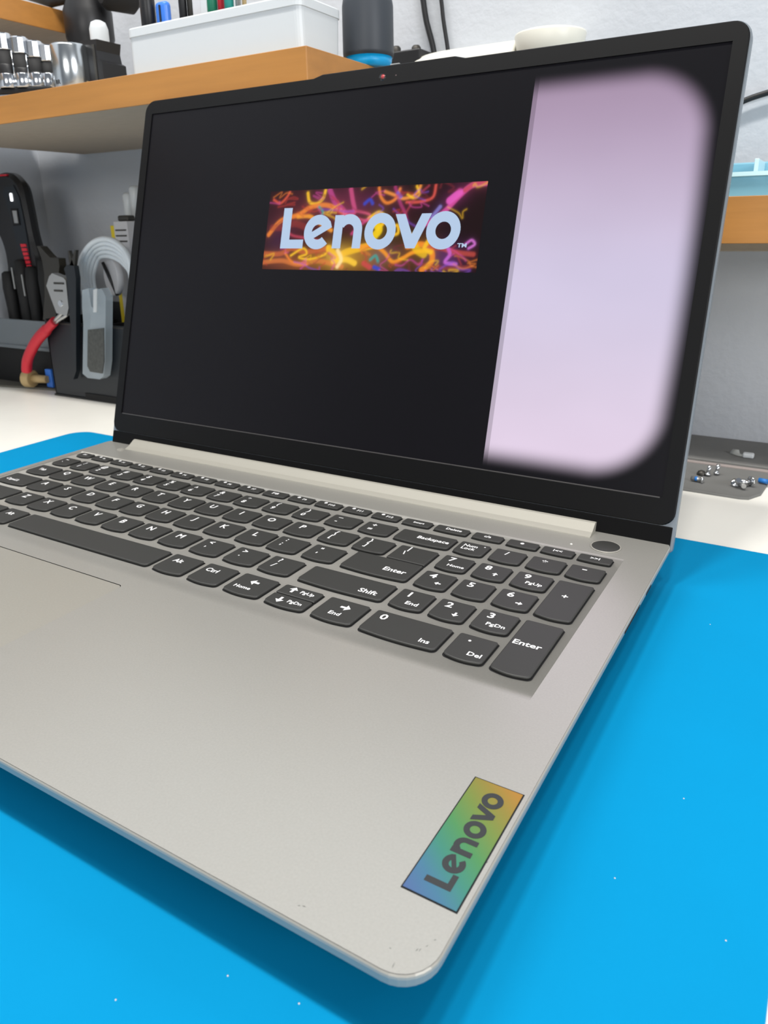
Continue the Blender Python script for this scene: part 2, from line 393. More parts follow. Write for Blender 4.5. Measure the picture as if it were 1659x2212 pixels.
# row 4
nums = [('1', '!', -335.2, 14.3), ('2', '@', -318.0, 15.9), ('3', '#', -299.3, 15.9), ('4', '$', -280.6, 15.9), ('5', '%', -262, 15.9), ('6', '^', -243.6, 15.9), ('7', '&', -224.7, 15.9), ('8', '*', -206.2, 15.9), ('9', '(', -187.1, 15.9), ('0', ')', -168.2, 15.9), ('-', '_', -148.9, 15.9), ('=', '+', -129.7, 16.0)]
key(-351.6, -338.2, *RY[4], leg=[('~', 4.8, 8.4, 2.6), ('`', 4.8, 4.6, 2.4)])
for lo, hi, x, w in nums: dual(lo, hi, x, 4, w)
key(-110.6, -83.2, *RY[4], leg=[('Backspace', 18.0, 5.6, 2.2, 1.0)])
key(-80.8, -67.2, *RY[4], leg=[('Num', 5.6, 8.0, 1.9, 1.0), ('Lock', 5.6, 5.0, 1.9, 1.0), ('disc', 11.6, 9.4, 0.4)])
key(-64.3, -50.6, *RY[4], leg=[('/', 5.8, 8.2, 2.6)])
key(-47.8, -33.4, *RY[4], leg=[('*', 6.0, 8.0, 3.2)])
key(-31.2, -17.3, *RY[4], leg=[('-', 6.0, 8.4, 3.0, 1.3)])
# function row
key(-351.6, -340.2, *RY[5], leg=[('Esc', 5.4, 3.4, 1.5)])
for k in range(14, -1, -1):
    x = -98.9 - 17.02 * k
    if k == 14:
        continue
    if k == 0: lg = [('Delete', 9.4, 3.2, 1.7, 1.0)]; w = 16.4
    elif k == 1: lg = [('Insert', 8.2, 3.0, 1.4), ]; w = 14.4
    else:
        lg = [('disc', 4.8, 4.3, 0.95), ('F%d' % (14 - k), 9.2, 3.0, 1.5)]; w = 14.4
        if k == 6: lg = [('F8', 7.0, 3.2, 1.7, 1.5)]
    if k < 14: key(x, x + w, *RY[5], leg=lg, curve=0.35, rb=1.2)
key(-337.4, -323.4, *RY[5], leg=[('disc', 4.8, 4.3, 0.95), ('Fn', 9.2, 3.0, 1.4)], curve=0.35, rb=1.2)
for x, t in ((-79.7, 'c/a'), (-63.2, '■'), (-47.4, 'I<<'), (-31.4, '>>I')):
    key(x, x + 13.8, *RY[5], leg=[(t, 6.9, 3.3, 1.7)] if t != '■' else [('disc', 6.6, 3.4, 0.9)], curve=0.35, rb=1.2)
slots.build('key_opening_shade', M_slot, lap)['kind'] = 'stuff'  # black sheet below the keys, shade of their cutouts put into colour
# hinge cover bar
prof = [(222.6, -1.0), (223.0, 0.25), (224.6, 0.9), (226.2, 1.5), (230.4, 4.4), (231.6, 4.7), (234.5, 3.6), (236.5, 0.5), (236.5, -4)]
rings = [[(x, y, z) for y, z in prof] for x in (-336.0, -33.2)]
MB().loft(rings).build('hinge_cover', mat('hinge_paint', (160, 157, 147), 0.55, metal=0.2, bump=0.05, bscale=3500), lap)
MB().box(-339.5, -336.2, 219.3, 222.8, -0.3, 0.55, 0.2).build('hinge_tip', M_rim, lap)
# ---- lid
A = 1.28789
ca, sa = math.cos(A), math.sin(A)
LY, LZ = 230.655, -2.278
def LID(x, v, d): return (x, LY + v * ca - d * sa, LZ + v * sa + d * ca)
def lid_outline(x0, x1, v0, v1, r, rb=2.0, bump=1.6, e=0.0):
    o = rrect(x0, x1, v0, v1, [r, r, rb, rb], 7)
    k = 8                                   # after the top right arc: insert the camera bump
    ins = [(-131.5 + e, v1), (-137.5, v1 + bump), (-219.0, v1 + bump), (-225.0 - e, v1)]
    return o[:k] + ins + o[k:]
so = lid_outline(-359.7, 0.5, -1.5, 226.3, 8)
MB().loft([[LID(x, v, -6.2) for x, v in inset(so, 1.2)], [LID(x, v, -5.2) for x, v in so], [LID(x, v, -1.6) for x, v in so], [LID(x, v, -1.2) for x, v in inset(so, 0.3)]]).build('lid_shell', M_shell, lap)
# bezel frame with opening
OX0, OX1, OV0, OV1 = -179.504 - 172.83, -179.504 + 172.83, 22.65, 217.17
bo = lid_outline(-358.9, -0.3, 10.4, 225.7, 7.4, 6.0)
bm = bmesh.new()
e1 = loop([LID(x, v, 0) for x, v in inset(bo, 0.5)]); e2 = loop([LID(x, v, 0) for x, v in [(OX0, OV0), (OX1, OV0), (OX1, OV1), (OX0, OV1)]])
bmesh.ops.triangle_fill(bm, edges=e1 + e2, use_beauty=True)
mb = MB().from_bm(bm)
mb.loft([[LID(x, v, 0) for x, v in inset(bo, 0.5)], [LID(x, v, -0.45) for x, v in bo], [LID(x, v, -1.2) for x, v in bo]], caps=False)
q = [(OX0, OV0), (OX1, OV0), (OX1, OV1), (OX0, OV1)]
mb.loft([[LID(x, v, 0) for x, v in q], [LID(x, v, -1.0) for x, v in q]], caps=False)
bez = mb.build('bezel', M_bezel, lap)
MB().box(-358.6, -0.6, -1.0, 10.2, -2.5, -0.35, 0.3, T=lambda p: LID(*p)).build('hinge_strip', mat('hinge_black', (4, 4, 5), 0.6, spec=0.15), lap)
MB().box(OX0 + 1, OX1 - 1, OV0 - .55, OV0 + .05, -0.6, 0.06, .1, 1, T=lambda p: LID(*p)).build('bezel_lip_highlight', mat('lit_lip', (62, 60, 60), 0.5), lap)  # grey strip paints the light caught on the opening's lower edge
# camera
cm = MB(); cm.lathe([(2.1, -0.2), (2.1, 0.04), (0.01, 0.04)], LID(-179.0, 221.3, 0), (0, -sa, ca), 24); cmo = cm.build('webcam', mat('lens_ring', (34, 34, 36), 0.2), lap)
MB().lathe([(1.15, 0.0), (1.15, 0.07), (0.01, 0.09)], LID(-178.7, 221.6, 0), (0, -sa, ca), 20).build('lens', mat('red_lens', (170, 60, 62), 0.25), cmo)
MB().lathe([(0.35, 0.0), (0.35, 0.06)], LID(-170.6, 221.4, 0), (0, -sa, ca), 10).build('indicator', mat('ind', (110, 90, 92), 0.3), lap)
MB().box(-176.0, -170.4, 227.9, 228.5, -3.0, -1.5, 0.1, T=lambda p: LID(*p)).build('shutter_tab', M_steel, lap)
# display panel
def display_material():
    m = bpy.data.materials.new('display_panel'); m.use_nodes = True; nt = m.node_tree; N = nt.nodes; Lk = nt.links
    b = N['Principled BSDF']; b.inputs['Base Color'].default_value = (0.004, 0.004, 0.005, 1); b.inputs['Roughness'].default_value = 0.32
    b.inputs['Specular IOR Level'].default_value = 0.13
    uv = N.new('ShaderNodeUVMap'); uv.uv_map = 'screen'
    sp = N.new('ShaderNodeSeparateXYZ'); Lk.new(uv.outputs[0], sp.inputs[0])
    def mt(op, a, c=None, d=None, clamp=False):
        n = N.new('ShaderNodeMath'); n.operation = op; n.use_clamp = clamp
        for i, q in enumerate((a, c, d)):
            if q is None: continue
            if isinstance(q, (int, float)): n.inputs[i].default_value = q
            else: Lk.new(q, n.inputs[i])
        return n.outputs[0]
    X = mt('MULTIPLY', sp.outputs[0], -360.0)      # mm, x of the laptop
    V = mt('MULTIPLY', sp.outputs[1], 240.0)
    dv = mt('SUBTRACT', V, 118.8)
    bul = mt('MULTIPLY', mt('MULTIPLY', dv, dv), 3.0 / 8100.0)
    Xs = mt('ADD', X, bul)
    # rounded box, centre x -77.4, half 70 ; half height 91.5
    r = 33.0
    qx = mt('MAXIMUM', mt('SUBTRACT', mt('ABSOLUTE', mt('SUBTRACT', Xs, -77.4)), 71.6 - r), 0.0)
    qy = mt('MAXIMUM', mt('SUBTRACT', mt('ABSOLUTE', dv), 93.8 - r), 0.0)
    dist = mt('SUBTRACT', mt('SQRT', mt('ADD', mt('MULTIPLY', qx, qx), mt('MULTIPLY', qy, qy))), r)
    f = N.new('ShaderNodeMapRange'); f.interpolation_type = 'SMOOTHERSTEP'
    f.inputs[1].default_value = 1.5; f.inputs[2].default_value = -13.0; Lk.new(dist, f.inputs[0])
    left = mt('GREATER_THAN', X, -92.6)
    fac = mt('MULTIPLY', f.outputs[0], left)
    strip = mt('LESS_THAN', X, -90.3)
    ramp = N.new('ShaderNodeValToRGB'); rp = ramp.color_ramp; rp.interpolation = 'B_SPLINE'
    rp.elements[0].position = 0.10; rp.elements[0].color = lin((238, 218, 240))
    rp.elements[1].position = 0.95; rp.elements[1].color = lin((146, 124, 146))
    for pos, c in ((0.3, (228, 214, 236)), (0.48, (218, 210, 238)), (0.60, (214, 200, 226)), (0.75, (190, 168, 196)), (0.87, (172, 148, 174))):
        e = rp.elements.new(pos); e.color = lin(c)
    Lk.new(sp.outputs[1], ramp.inputs[0])
    ns = N.new('ShaderNodeTexNoise'); ns.inputs['Scale'].default_value = 5; Lk.new(uv.outputs[0], ns.inputs['Vector'])
    sc = N.new('ShaderNodeVectorMath'); sc.operation = 'SCALE'; Lk.new(ramp.outputs[0], sc.inputs[0])
    k = mt('SUBTRACT', mt('ADD', 0.84, mt('MULTIPLY', ns.outputs[0], 0.14)), mt('MULTIPLY', strip, 0.30))
    # slightly darker towards the cut edge at left, as backlight spreads
    Lk.new(mt('MULTIPLY', k, fac), sc.inputs['Scale'])
    ad = N.new('ShaderNodeVectorMath'); ad.operation = 'ADD'; Lk.new(sc.outputs[0], ad.inputs[0]); ad.inputs[1].default_value = (0.0035, 0.003, 0.004)
    Lk.new(ad.outputs[0], b.inputs['Emission Color']); b.inputs['Emission Strength'].default_value = 1.0
    return m
dp = MB(); dp.add([LID(OX0 - 1, OV0 - 1, -0.7), LID(OX1 + 1, OV0 - 1, -0.7), LID(OX1 + 1, OV1 + 1, -0.7), LID(OX0 - 1, OV1 + 1, -0.7)], [[0, 1, 2, 3]])
dpo = dp.build('display', display_material(), lap)
uvl = dpo.data.uv_layers.new(name='screen')
uvs = [((OX0 - 1), (OV0 - 1)), ((OX1 + 1), (OV0 - 1)), ((OX1 + 1), (OV1 + 1)), ((OX0 - 1), (OV1 + 1))]
for poly in dpo.data.polygons:
    for li in poly.loop_indices:
        a, c = uvs[dpo.data.loops[li].vertex_index]; uvl.data[li].uv = (a / -360.0, c / 240.0)
# boot picture: coloured light trails, painted as vertex colours on a flat grid (a screen image)
GX, GY = 460, 152
px0, px1, pv0, pv1 = -246.7, -110.0, 119.0, 163.9
u = np.linspace(0, 1, GX)[None, :].repeat(GY, 0); w_ = np.linspace(0, 1, GY)[:, None].repeat(GX, 1)
PX = u * 136.7; PY = w_ * 44.9
img = np.zeros((GY, GX, 3))
rng = np.random.RandomState(11)
def blob(cx, cy, sx, sy, col, k=1.0):
    g_ = np.exp(-(((PX - cx) / sx) ** 2 + ((PY - cy) / sy) ** 2))
    img[:] += g_[..., None] * np.array(lin(col)[:3]) * k * 0.36
img += np.array(lin((30, 12, 16))[:3])
blob(25, 30, 26, 14, (120, 40, 60), 0.9); blob(55, 36, 24, 10, (150, 55, 95), 0.8); blob(62, 6, 30, 9, (225, 150, 40), 0.9)
blob(20, 4, 20, 7, (190, 100, 50), 0.8); blob(90, 34, 20, 9, (70, 20, 40), 0.6); blob(52, 8, 12, 6, (255, 220, 90), 0.8)
blob(118, 8, 10, 7, (120, 60, 150), 0.8); blob(82, 9, 10, 5, (40, 50, 130), 0.7); blob(10, 16, 10, 12, (60, 40, 90), 0.8)
blob(92, 26, 10, 7, (5, 5, 8), -2.0)
img = np.clip(img, 0.004, 1)
def dist_line(pts):
    d = np.full((GY, GX), 1e9)
    for (x0, y0), (x1, y1) in zip(pts[:-1], pts[1:]):
        dx, dy = x1 - x0, y1 - y0; L2 = dx * dx + dy * dy + 1e-9
        t = np.clip(((PX - x0) * dx + (PY - y0) * dy) / L2, 0, 1)
        d = np.minimum(d, np.hypot(PX - x0 - t * dx, PY - y0 - t * dy))
    return d
def spl(P, n=9):
    P = [P[0]] + list(P) + [P[-1]]; out = []
    for i in range(1, len(P) - 2):
        p0, p1, p2, p3 = [np.array(q, float) for q in P[i - 1:i + 3]]
        for k in range(n):
            t = k / n; out.append(tuple(0.5 * (2 * p1 + (p2 - p0) * t + (2 * p0 - 5 * p1 + 4 * p2 - p3) * t * t + (3 * p1 - p0 - 3 * p2 + p3) * t ** 3)))
    out.append(tuple(P[-1])); return out
def trail(P, wd, col, k=0.9):
    global img
    d = dist_line(spl(P)); a = (1 / (1 + np.exp((d - wd) / 0.22))) * k; gl = np.exp(-d / (wd * 1.6)) * 0.16 * k
    c = np.array(lin(col)[:3]); img = img * (1 - a[..., None]) + c * a[..., None] + c * gl[..., None]
MAG, ORG, YEL, RED, PUR, BLU, TEA = (205, 75, 150), (225, 125, 50), (240, 185, 40), (185, 60, 50), (130, 80, 190), (50, 70, 190), (60, 150, 140)
trail([(3, 40), (8, 38), (12, 41), (14, 44)], 0.7, (200, 80, 60)); trail([(27, 43), (29, 38), (34, 37), (38, 40), (39, 44)], 0.9, YEL)
trail([(2, 20), (10, 28), (22, 31), (30, 35), (40, 36), (50, 33), (58, 28)], 1.3, ORG); trail([(22, 30), (30, 30), (36, 27), (46, 22)], 1.1, (235, 150, 50))
trail([(42, 44), (46, 38), (52, 33), (56, 29)], 1.6, MAG, 0.6); trail([(56, 44), (58, 38), (60, 32), (57, 30)], 1.3, (205, 80, 130), 0.75)
trail([(54, 32), (62, 32), (70, 30), (68, 27), (60, 29), (56, 31)], 0.7, (190, 75, 110)); trail([(36, 35), (39, 32), (37, 29)], 0.7, TEA)
trail([(74, 44), (76, 39), (80, 36), (85, 38), (87, 43)], 0.8, ORG); trail([(78, 42), (84, 40), (90, 38), (97, 40), (99, 44)], 0.8, (230, 140, 60))
trail([(97, 44), (99, 40), (96, 38), (92, 40)], 0.6, YEL); trail([(92, 36), (100, 36), (107, 38), (108, 44)], 0.7, (205, 80, 70))
trail([(84, 44), (88, 36), (92, 30), (94, 24)], 0.9, (180, 60, 120), 0.6); trail([(92, 30), (97, 38), (104, 44)], 0.6, (170, 60, 80), 0.6)
trail([(136, 44), (128, 43), (122, 38), (114, 30), (104, 24)], 1.3, MAG, 0.85); trail([(122, 40), (117, 36)], 1.9, (225, 90, 185), 0.9)
trail([(112, 33), (108, 28)], 1.0, (140, 130, 210), 0.7); trail([(136, 44.5), (130, 44), (125, 41)], 1.2, (190, 70, 90))
trail([(66, 36), (69, 38), (71, 36)], 0.9, BLU, 0.8); trail([(86, 41), (88, 39)], 0.9, (90, 90, 200), 0.8)
trail([(12, 26), (18, 20), (28, 18), (40, 16)], 0.7, (170, 60, 80)); trail([(4, 24), (12, 24), (20, 26), (28, 24)], 1.8, (150, 55, 50), 0.5)
trail([(0, 9), (12, 9), (20, 12), (30, 10), (44, 12)], 1.4, (200, 100, 55), 0.7); trail([(0, 4), (14, 5), (26, 3), (40, 5), (56, 2)], 1.3, (215, 120, 60), 0.7)
trail([(20, 8), (28, 12), (31, 9), (26, 7), (34, 6), (44, 9), (45, 13)], 0.6, YEL); trail([(16, 9), (22, 4), (32, 3)], 0.7, ORG)
trail([(46, 12), (52, 8), (58, 10), (66, 12), (76, 14)], 1.9, YEL, 0.85); trail([(50, 5), (58, 6), (64, 4)], 1.6, (250, 200, 60), 0.85)
trail([(52, 11), (55, 6), (53, 2)], 1.1, (255, 225, 160), 0.8); trail([(66, 13), (76, 13), (82, 10), (88, 5), (94, 7), (100, 10), (110, 11)], 1.0, (235, 145, 40))
trail([(96, 13), (104, 14), (110, 11), (111, 5), (106, 1)], 1.5, (230, 130, 40)); trail([(106, 13), (116, 12), (124, 10), (134, 9)], 1.2, (180, 70, 60), 0.8)
trail([(108, 16), (106, 12), (110, 10)], 1.2, YEL); trail([(98, 18), (101, 12), (106, 9)], 2.0, (240, 190, 30), 0.7)
trail([(119, 13), (121, 9), (119, 5), (125, 4)], 0.9, (190, 100, 200)); trail([(131, 12), (134, 14), (132, 16), (129, 14)], 0.6, (205, 110, 200))
trail([(74, 6), (77, 8), (79, 5)], 0.8, TEA); trail([(70, 4), (74, 2)], 1.4, (200, 70, 70), 0.8); trail([(77, 2), (80, 1)], 1.0, BLU)
trail([(70, 28), (76, 31), (80, 27), (76, 22)], 1.0, YEL, 0.9); trail([(74, 26), (77, 22), (75, 19)], 2.2, (240, 200, 20), 0.9); trail([(84, 22), (88, 24), (89, 20), (85, 19)], 0.8, YEL)
trail([(60, 20), (64, 24), (70, 28)], 0.8, (205, 70, 130), 0.7); trail([(104, 4), (120, 2), (134, 3)], 0.9, (150, 60, 50), 0.6)
for _ in range(60):
    x, y = rng.uniform(0, 136), rng.choice([rng.uniform(0, 10), rng.uniform(28, 44)]); P = [(x, y)]
    for k in range(4): x += rng.uniform(-6, 7); y += rng.uniform(-3.5, 3.5); P.append((x, y))
    trail(P, rng.uniform(0.25, 0.6), [MAG, ORG, YEL, RED, PUR, RED, (120, 40, 50)][rng.randint(7)], 0.45)
img = np.clip(img * 0.95, 0, 1)
me = bpy.data.meshes.new('boot_picture')
org = Vector(lap['_o'])
vv = []
for j in range(GY):
    for i in range(GX):
        p = LID(px0 + 136.7 * i / (GX - 1), pv0 + 44.9 * j / (GY - 1), -0.66); vv.append((p[0] * MM - org.x, p[1] * MM - org.y, p[2] * MM - org.z))
me.from_pydata(vv, [], [(j * GX + i, j * GX + i + 1, (j + 1) * GX + i + 1, (j + 1) * GX + i) for j in range(GY - 1) for i in range(GX - 1)])
ca_ = me.color_attributes.new('pic', 'FLOAT_COLOR', 'POINT')
ca_.data.foreach_set('color', np.concatenate([img, np.ones((GY, GX, 1))], 2).astype(np.float32).ravel())
mp = bpy.data.materials.new('boot_picture'); mp.use_nodes = True
b = mp.node_tree.nodes['Principled BSDF']; b.inputs['Base Color'].default_value = (0.002, 0.002, 0.002, 1); b.inputs['Roughness'].default_value = 0.32; b.inputs['Specular IOR Level'].default_value = 0.12
an = mp.node_tree.nodes.new('ShaderNodeAttribute'); an.attribute_name = 'pic'
mp.node_tree.links.new(an.outputs['Color'], b.inputs['Emission Color']); b.inputs['Emission Strength'].default_value = 1.0
me.materials.append(mp)
bp_o = bpy.data.objects.new('boot_picture', me); C.objects.link(bp_o); bp_o.parent = dpo; bp_o['_o'] = tuple(org)
# brand lettering strokes: unit = cap height 23
def lettering(mb, T):
    ly = [0]
    def q(pts): ly[0] += 1; mb.add([T(p[0], p[1], ly[0]) for p in pts], [list(range(len(pts)))])
    def ring(cx, cy, ro, ri, a0, a1, n=40, sx=1.0):
        v = []; ly[0] += 1
        for k in range(n + 1):
            a = math.radians(a0 + (a1 - a0) * k / n)
            v += [T(cx + ro * sx * math.cos(a), cy + ro * math.sin(a), ly[0]), T(cx + ri * sx * math.cos(a), cy + ri * math.sin(a), ly[0])]
        mb.add(v, [[2 * k, 2 * k + 1, 2 * k + 3, 2 * k + 2] for k in range(n)])
    # L
    q([(0, 0), (6.0, 0), (6.0, 23), (0, 23)]); q([(6.0, 0), (16.0, 0), (16.0, 5.0), (6.0, 5.0)])
    # e
    ex, ey, ro, ri = 25.6, 9.1, 9.6, 4.2
    ring(ex, ey, ro, ri, 26, 318)
    c, s_ = math.cos(math.radians(27)), math.sin(math.radians(27))
    def rt(a, b_): return (ex + a * c - b_ * s_, ey + a * s_ + b_ * c)
    q([rt(-4.6, -1.9), rt(9.4, -1.9), rt(9.7, 2.0), rt(-4.6, 2.0)])
    # n
    q([(36.3, 0), (42.0, 0), (42.0, 18.2), (36.3, 18.2)])
    ring(45.9, 9.6, 9.0, 3.6, 0, 152, 26); q([(49.5, 0), (54.9, 0), (54.9, 9.7), (49.5, 9.7)])
    # o v o
    ring(66.3, 9.1, 9.7, 4.4, 0, 360)
    q([(74.9, 17.9), (80.8, 17.9), (86.0, 7.4), (86.0, 0), (83.2, 0)]); q([(96.4, 17.9), (90.6, 17.9), (86.0, 7.4), (86.0, 0), (88.6, 0)])
    ring(104.0, 9.1, 9.7, 4.4, 0, 360)
M_glow = mat('logo_glow', (10, 10, 10), 0.4, emis=(178, 200, 228), es=1.0)
lg = MB(); lettering(lg, lambda a, b_, k: LID(-235.2 + a * 1.0, 131.0 + b_ * 1.0, -0.62 + k * 0.005))
lg.build('lettering', M_glow, dpo)
tm = MB(); add_text(tm, 'TM', -119.6, 132.5, 2.0, 0, bold=0.03, wide=1.35, T=lambda x, y, z: LID(x, y, -0.60)); tm.build('trademark', M_glow, dpo)
# badge
def badge_material():
    m = bpy.data.materials.new('badge_foil'); m.use_nodes = True; nt = m.node_tree; b = nt.nodes['Principled BSDF']
    b.inputs['Roughness'].default_value = 0.38; b.inputs['Metallic'].default_value = 0.35
    uv = nt.nodes.new('ShaderNodeUVMap'); uv.uv_map = 'b'; sp = nt.nodes.new('ShaderNodeSeparateXYZ'); nt.links.new(uv.outputs[0], sp.inputs[0])
    a = nt.nodes.new('ShaderNodeMath'); a.operation = 'MULTIPLY_ADD'; a.inputs[1].default_value = 0.27
    nt.links.new(sp.outputs[0], a.inputs[0]); nt.links.new(sp.outputs[1], a.inputs[2])
    r = nt.nodes.new('ShaderNodeValToRGB'); e = r.color_ramp
    e.elements[0].position = 0.0; e.elements[0].color = lin((80, 104, 152)); e.elements[1].position = 1.22 / 1.27; e.elements[1].color = lin((172, 126, 52))
    for p, c in ((0.16, (70, 118, 146)), (0.32, (64, 134, 116)), (0.48, (78, 140, 86)), (0.66, (116, 138, 66)), (0.82, (144, 130, 58))):
        k = e.elements.new(p); k.color = lin(c)
    n = nt.nodes.new('ShaderNodeTexNoise'); n.inputs['Scale'].default_value = 900
    sc = nt.nodes.new('ShaderNodeMath'); sc.operation = 'MULTIPLY'; sc.inputs[1].default_value = 1 / 1.27; nt.links.new(a.outputs[0], sc.inputs[0])
    nt.links.new(sc.outputs[0], r.inputs[0]); nt.links.new(r.outputs[0], b.inputs['Base Color'])
    return m
bx0, bx1, by0, by1 = -14.8, -1.7, 18.6, 57.2
MB().box(bx0 - .15, bx1 + .15, by0 - .15, by1 + .15, -0.3, 0.12, 0.05, 1).build('badge_border', mat('badge_edge', (40, 42, 44), 0.3, metal=0.6), lap)
bd = MB().add([(bx0 + .2, by0 + .2, 0.2), (bx1 - .2, by0 + .2, 0.2), (bx1 - .2, by1 - .2, 0.2), (bx0 + .2, by1 - .2, 0.2)], [[0, 1, 2, 3]])
bdo = bd.build('badge', badge_material(), lap)
ul = bdo.data.uv_layers.new(name='b')
cc = [(0, 0), (1, 0), (1, 1), (0, 1)]
for poly in bdo.data.polygons:
    for li in poly.loop_indices: ul.data[li].uv = cc[bdo.data.loops[li].vertex_index]
lb = MB(); sc_ = 31.6 / 113.7
lettering(lb, lambda a, b_, k: (-5.05 - b_ * sc_, 22.4 + a * sc_, 0.22 + k * 0.004)); lb.build('lettering', mat('badge_print', (44, 47, 49), 0.5), bdo)
# scratches and chips on the deck corner
ch = MB()
for (x, y, l, a) in [(-3.6, 9.0, .7, 60), (-4.4, 7.6, 1.0, 80), (-4.9, 7.3, 1.0, 70), (-2.8, 11.0, .6, 40), (-7.3, 2.2, 1.6, 95), (-30, 4.2, 1.1, 10), (-31, 3.8, .7, 30), (-1.6, 33.5, 1.6, 60), (-1.9, 30.8, 1.2, 75), (-9.6, 5.0, .5, 0)]:
    c, s_ = math.cos(math.radians(a)) * l / 2, math.sin(math.radians(a)) * l / 2; w2 = 0.09
    ch.add([(x - c, y - s_, .01), (x - s_ * w2, y + w2, .012), (x + c, y + s_, .01), (x + s_ * w2, y - w2, .012)], [[0, 1, 2, 3]])
o = ch.build('paint_chip', mat('chip_dark', (60, 56, 52), 0.7), lap); o['kind'] = 'stuff'
# ---------------------------------------------------------------- shelves
sh = thing('shelf', 'long wall shelf with orange wood edge behind the laptop, holding the white box', 'shelf', (-460, 400, 214))
MB().box(-681, -234.5, 301, 499.8, 214.2, 232.6).build('board', M_board, sh)
MB().box(-681, -233.5, 299.6, 301.0, 214, 233, 0.3, 1).build('front_edge', M_wood, sh)
MB().box(-234.5, -233.2, 299.8, 499.8, 214, 233, 0.3, 1).build('side_edge', M_wood, sh)
us = thing('shelf', 'upper wood-edged shelf on the left wall, cut by the top left corner', 'shelf', (-640, 400, 303))
MB().box(-759.5, -581.5, 60, 446, 303.3, 320.6).build('board', M_board, us)
MB().box(-581.5, -580, 60, 446, 303, 321, 0.3, 1).build('front_edge', M_wood, us)
rs = thing('shelf', 'orange wood shelf to the right behind the screen, under the ice blue tray', 'shelf', (80, 440, 122))
MB().box(-150, 330, 391, 499.8, 122.3, 146.6).build('board', M_board, rs)
MB().box(-151, 331, 389.6, 391, 121.8, 147, 0.3, 1).build('front_edge', M_wood, rs)
MB().box(-150, 330, 486, 499.9, float(at(1600, 543, 486)[2]), 122.3, .5).build('wall_rail', M_board, rs)
# ---------------------------------------------------------------- things on the left shelf
sz = 233.0
bxr, bxl = -245.0, -390.0
wb = thing('storage_box', 'white open plastic organiser box full of pens on the long shelf', 'box', (-317, 335, sz))
yb0, yb1 = 311, 356
m = MB()
ol0 = rrect(bxl - 0.5, bxr - 1, yb0 + 2, yb1 - 2, 4, 4); ol1 = rrect(bxl, bxr, yb0, yb1, 5, 4)
m.loft([[(x, y, sz) for x, y in ol0], [(x, y, 257.4) for x, y in inset(ol1, .8)], [(x, y, 257.6) for x, y in inset(ol1, .8)]], caps=False)
m.add([(x, y, sz + .4) for x, y in ol0], [list(range(len(ol0)))])
m.loft([[(x, y, sz + 1) for x, y in inset(ol0, 2)], [(x, y, 257.4) for x, y in inset(ol1, 2.6)]], caps=False)
m.build('body', M_white, wb)
MB().loft([[(x, y, 257.6) for x, y in inset(ol1, .8)], [(x, y, 257.8) for x, y in ol1], [(x, y, 262.4) for x, y in ol1], [(x, y, 263.2) for x, y in inset(ol1, .6)], [(x, y, 263.2) for x, y in inset(ol1, 1.8)], [(x, y, 257.4) for x, y in inset(ol1, 2.4)]], caps=False).build('rim', M_white, wb)
# pens and tools in the box
def stick(name, px, Y, r, mt_, label, cat, z0=236, z1=300, lean=(0, 0), tip=None, prof=None, **kw):
    x = at(px, 40, Y)[0]
    t = thing(name, label, cat, (x, Y, z0), kw.get('group'))
    p = prof or [(r, 0), (r, z1 - z0 - 2), (r * .7, z1 - z0)]
    MB().lathe(p, (x, Y, z0), (lean[0], lean[1], 1), 16).build('barrel', mt_, t)
    if tip: MB().lathe([(r * 1.1, 0), (r * 1.1, 5), (r * .9, 6)], (x + lean[0] * (z1 - z0 - 12), Y + lean[1] * (z1 - z0 - 12), z1 - 12), (lean[0], lean[1], 1), 16).build('cap', tip, t)
    return t
stick('marker', 321, 322, 5.0, M_black, 'thick glossy black marker at the left end of the white box', 'marker', tip=M_steel)
stick('knife', 397, 322, 2.6, M_black, 'thin black tool handle right of the blue pen', 'tool', tip=M_gun)
stick('screwdriver', 417, 326, 3.2, M_gun, 'dark gunmetal screwdriver in the middle of the box', 'tool', tip=M_black)
x = at(352, 40, 324)[0]
t = thing('pen', 'bright blue rounded pen cap standing in the white box', 'pen', (x, 324, 236))
MB().box(x - 5.5, x + 5.5, 322, 328, 236, 279, 2.8, 4).build('barrel', M_bluepen, t)
MB().box(x - .5, x + .7, 321.2, 322.5, 255, 276.5, .2).build('clip', M_dkblue, t)
x = at(427, 8, 322)[0]
t = thing('eraser', 'white rectangular block standing among the pens', 'block', (x + 3, 324, 236))
MB().box(x - 3, x + 9, 320, 328, 236, 292, .5).build('block_body', M_grey, t)
MB().box(x + 4, x + 9.2, 319.7, 328.2, 262, 293, .5).build('sleeve', M_white, t)
stick('screwdriver', 460, 324, 3.6, M_green, 'green handled screwdriver in the white box', 'tool', tip=M_green)
stick('screwdriver', 480, 326, 2.2, M_red, 'thin red handled screwdriver beside the green one', 'tool', tip=M_red)
stick('screwdriver', 497, 324, 3.0, M_teal, 'teal handled screwdriver right of the red one', 'tool', tip=M_teal)
stick('tweezers', 517, 326, 1.8, M_steel, 'thin steel tweezers at the right of the pens', 'tool')
stick('tweezers', 530, 322, 1.4, M_tan, 'slim brown wooden stick at the far right of the pens', 'stick')
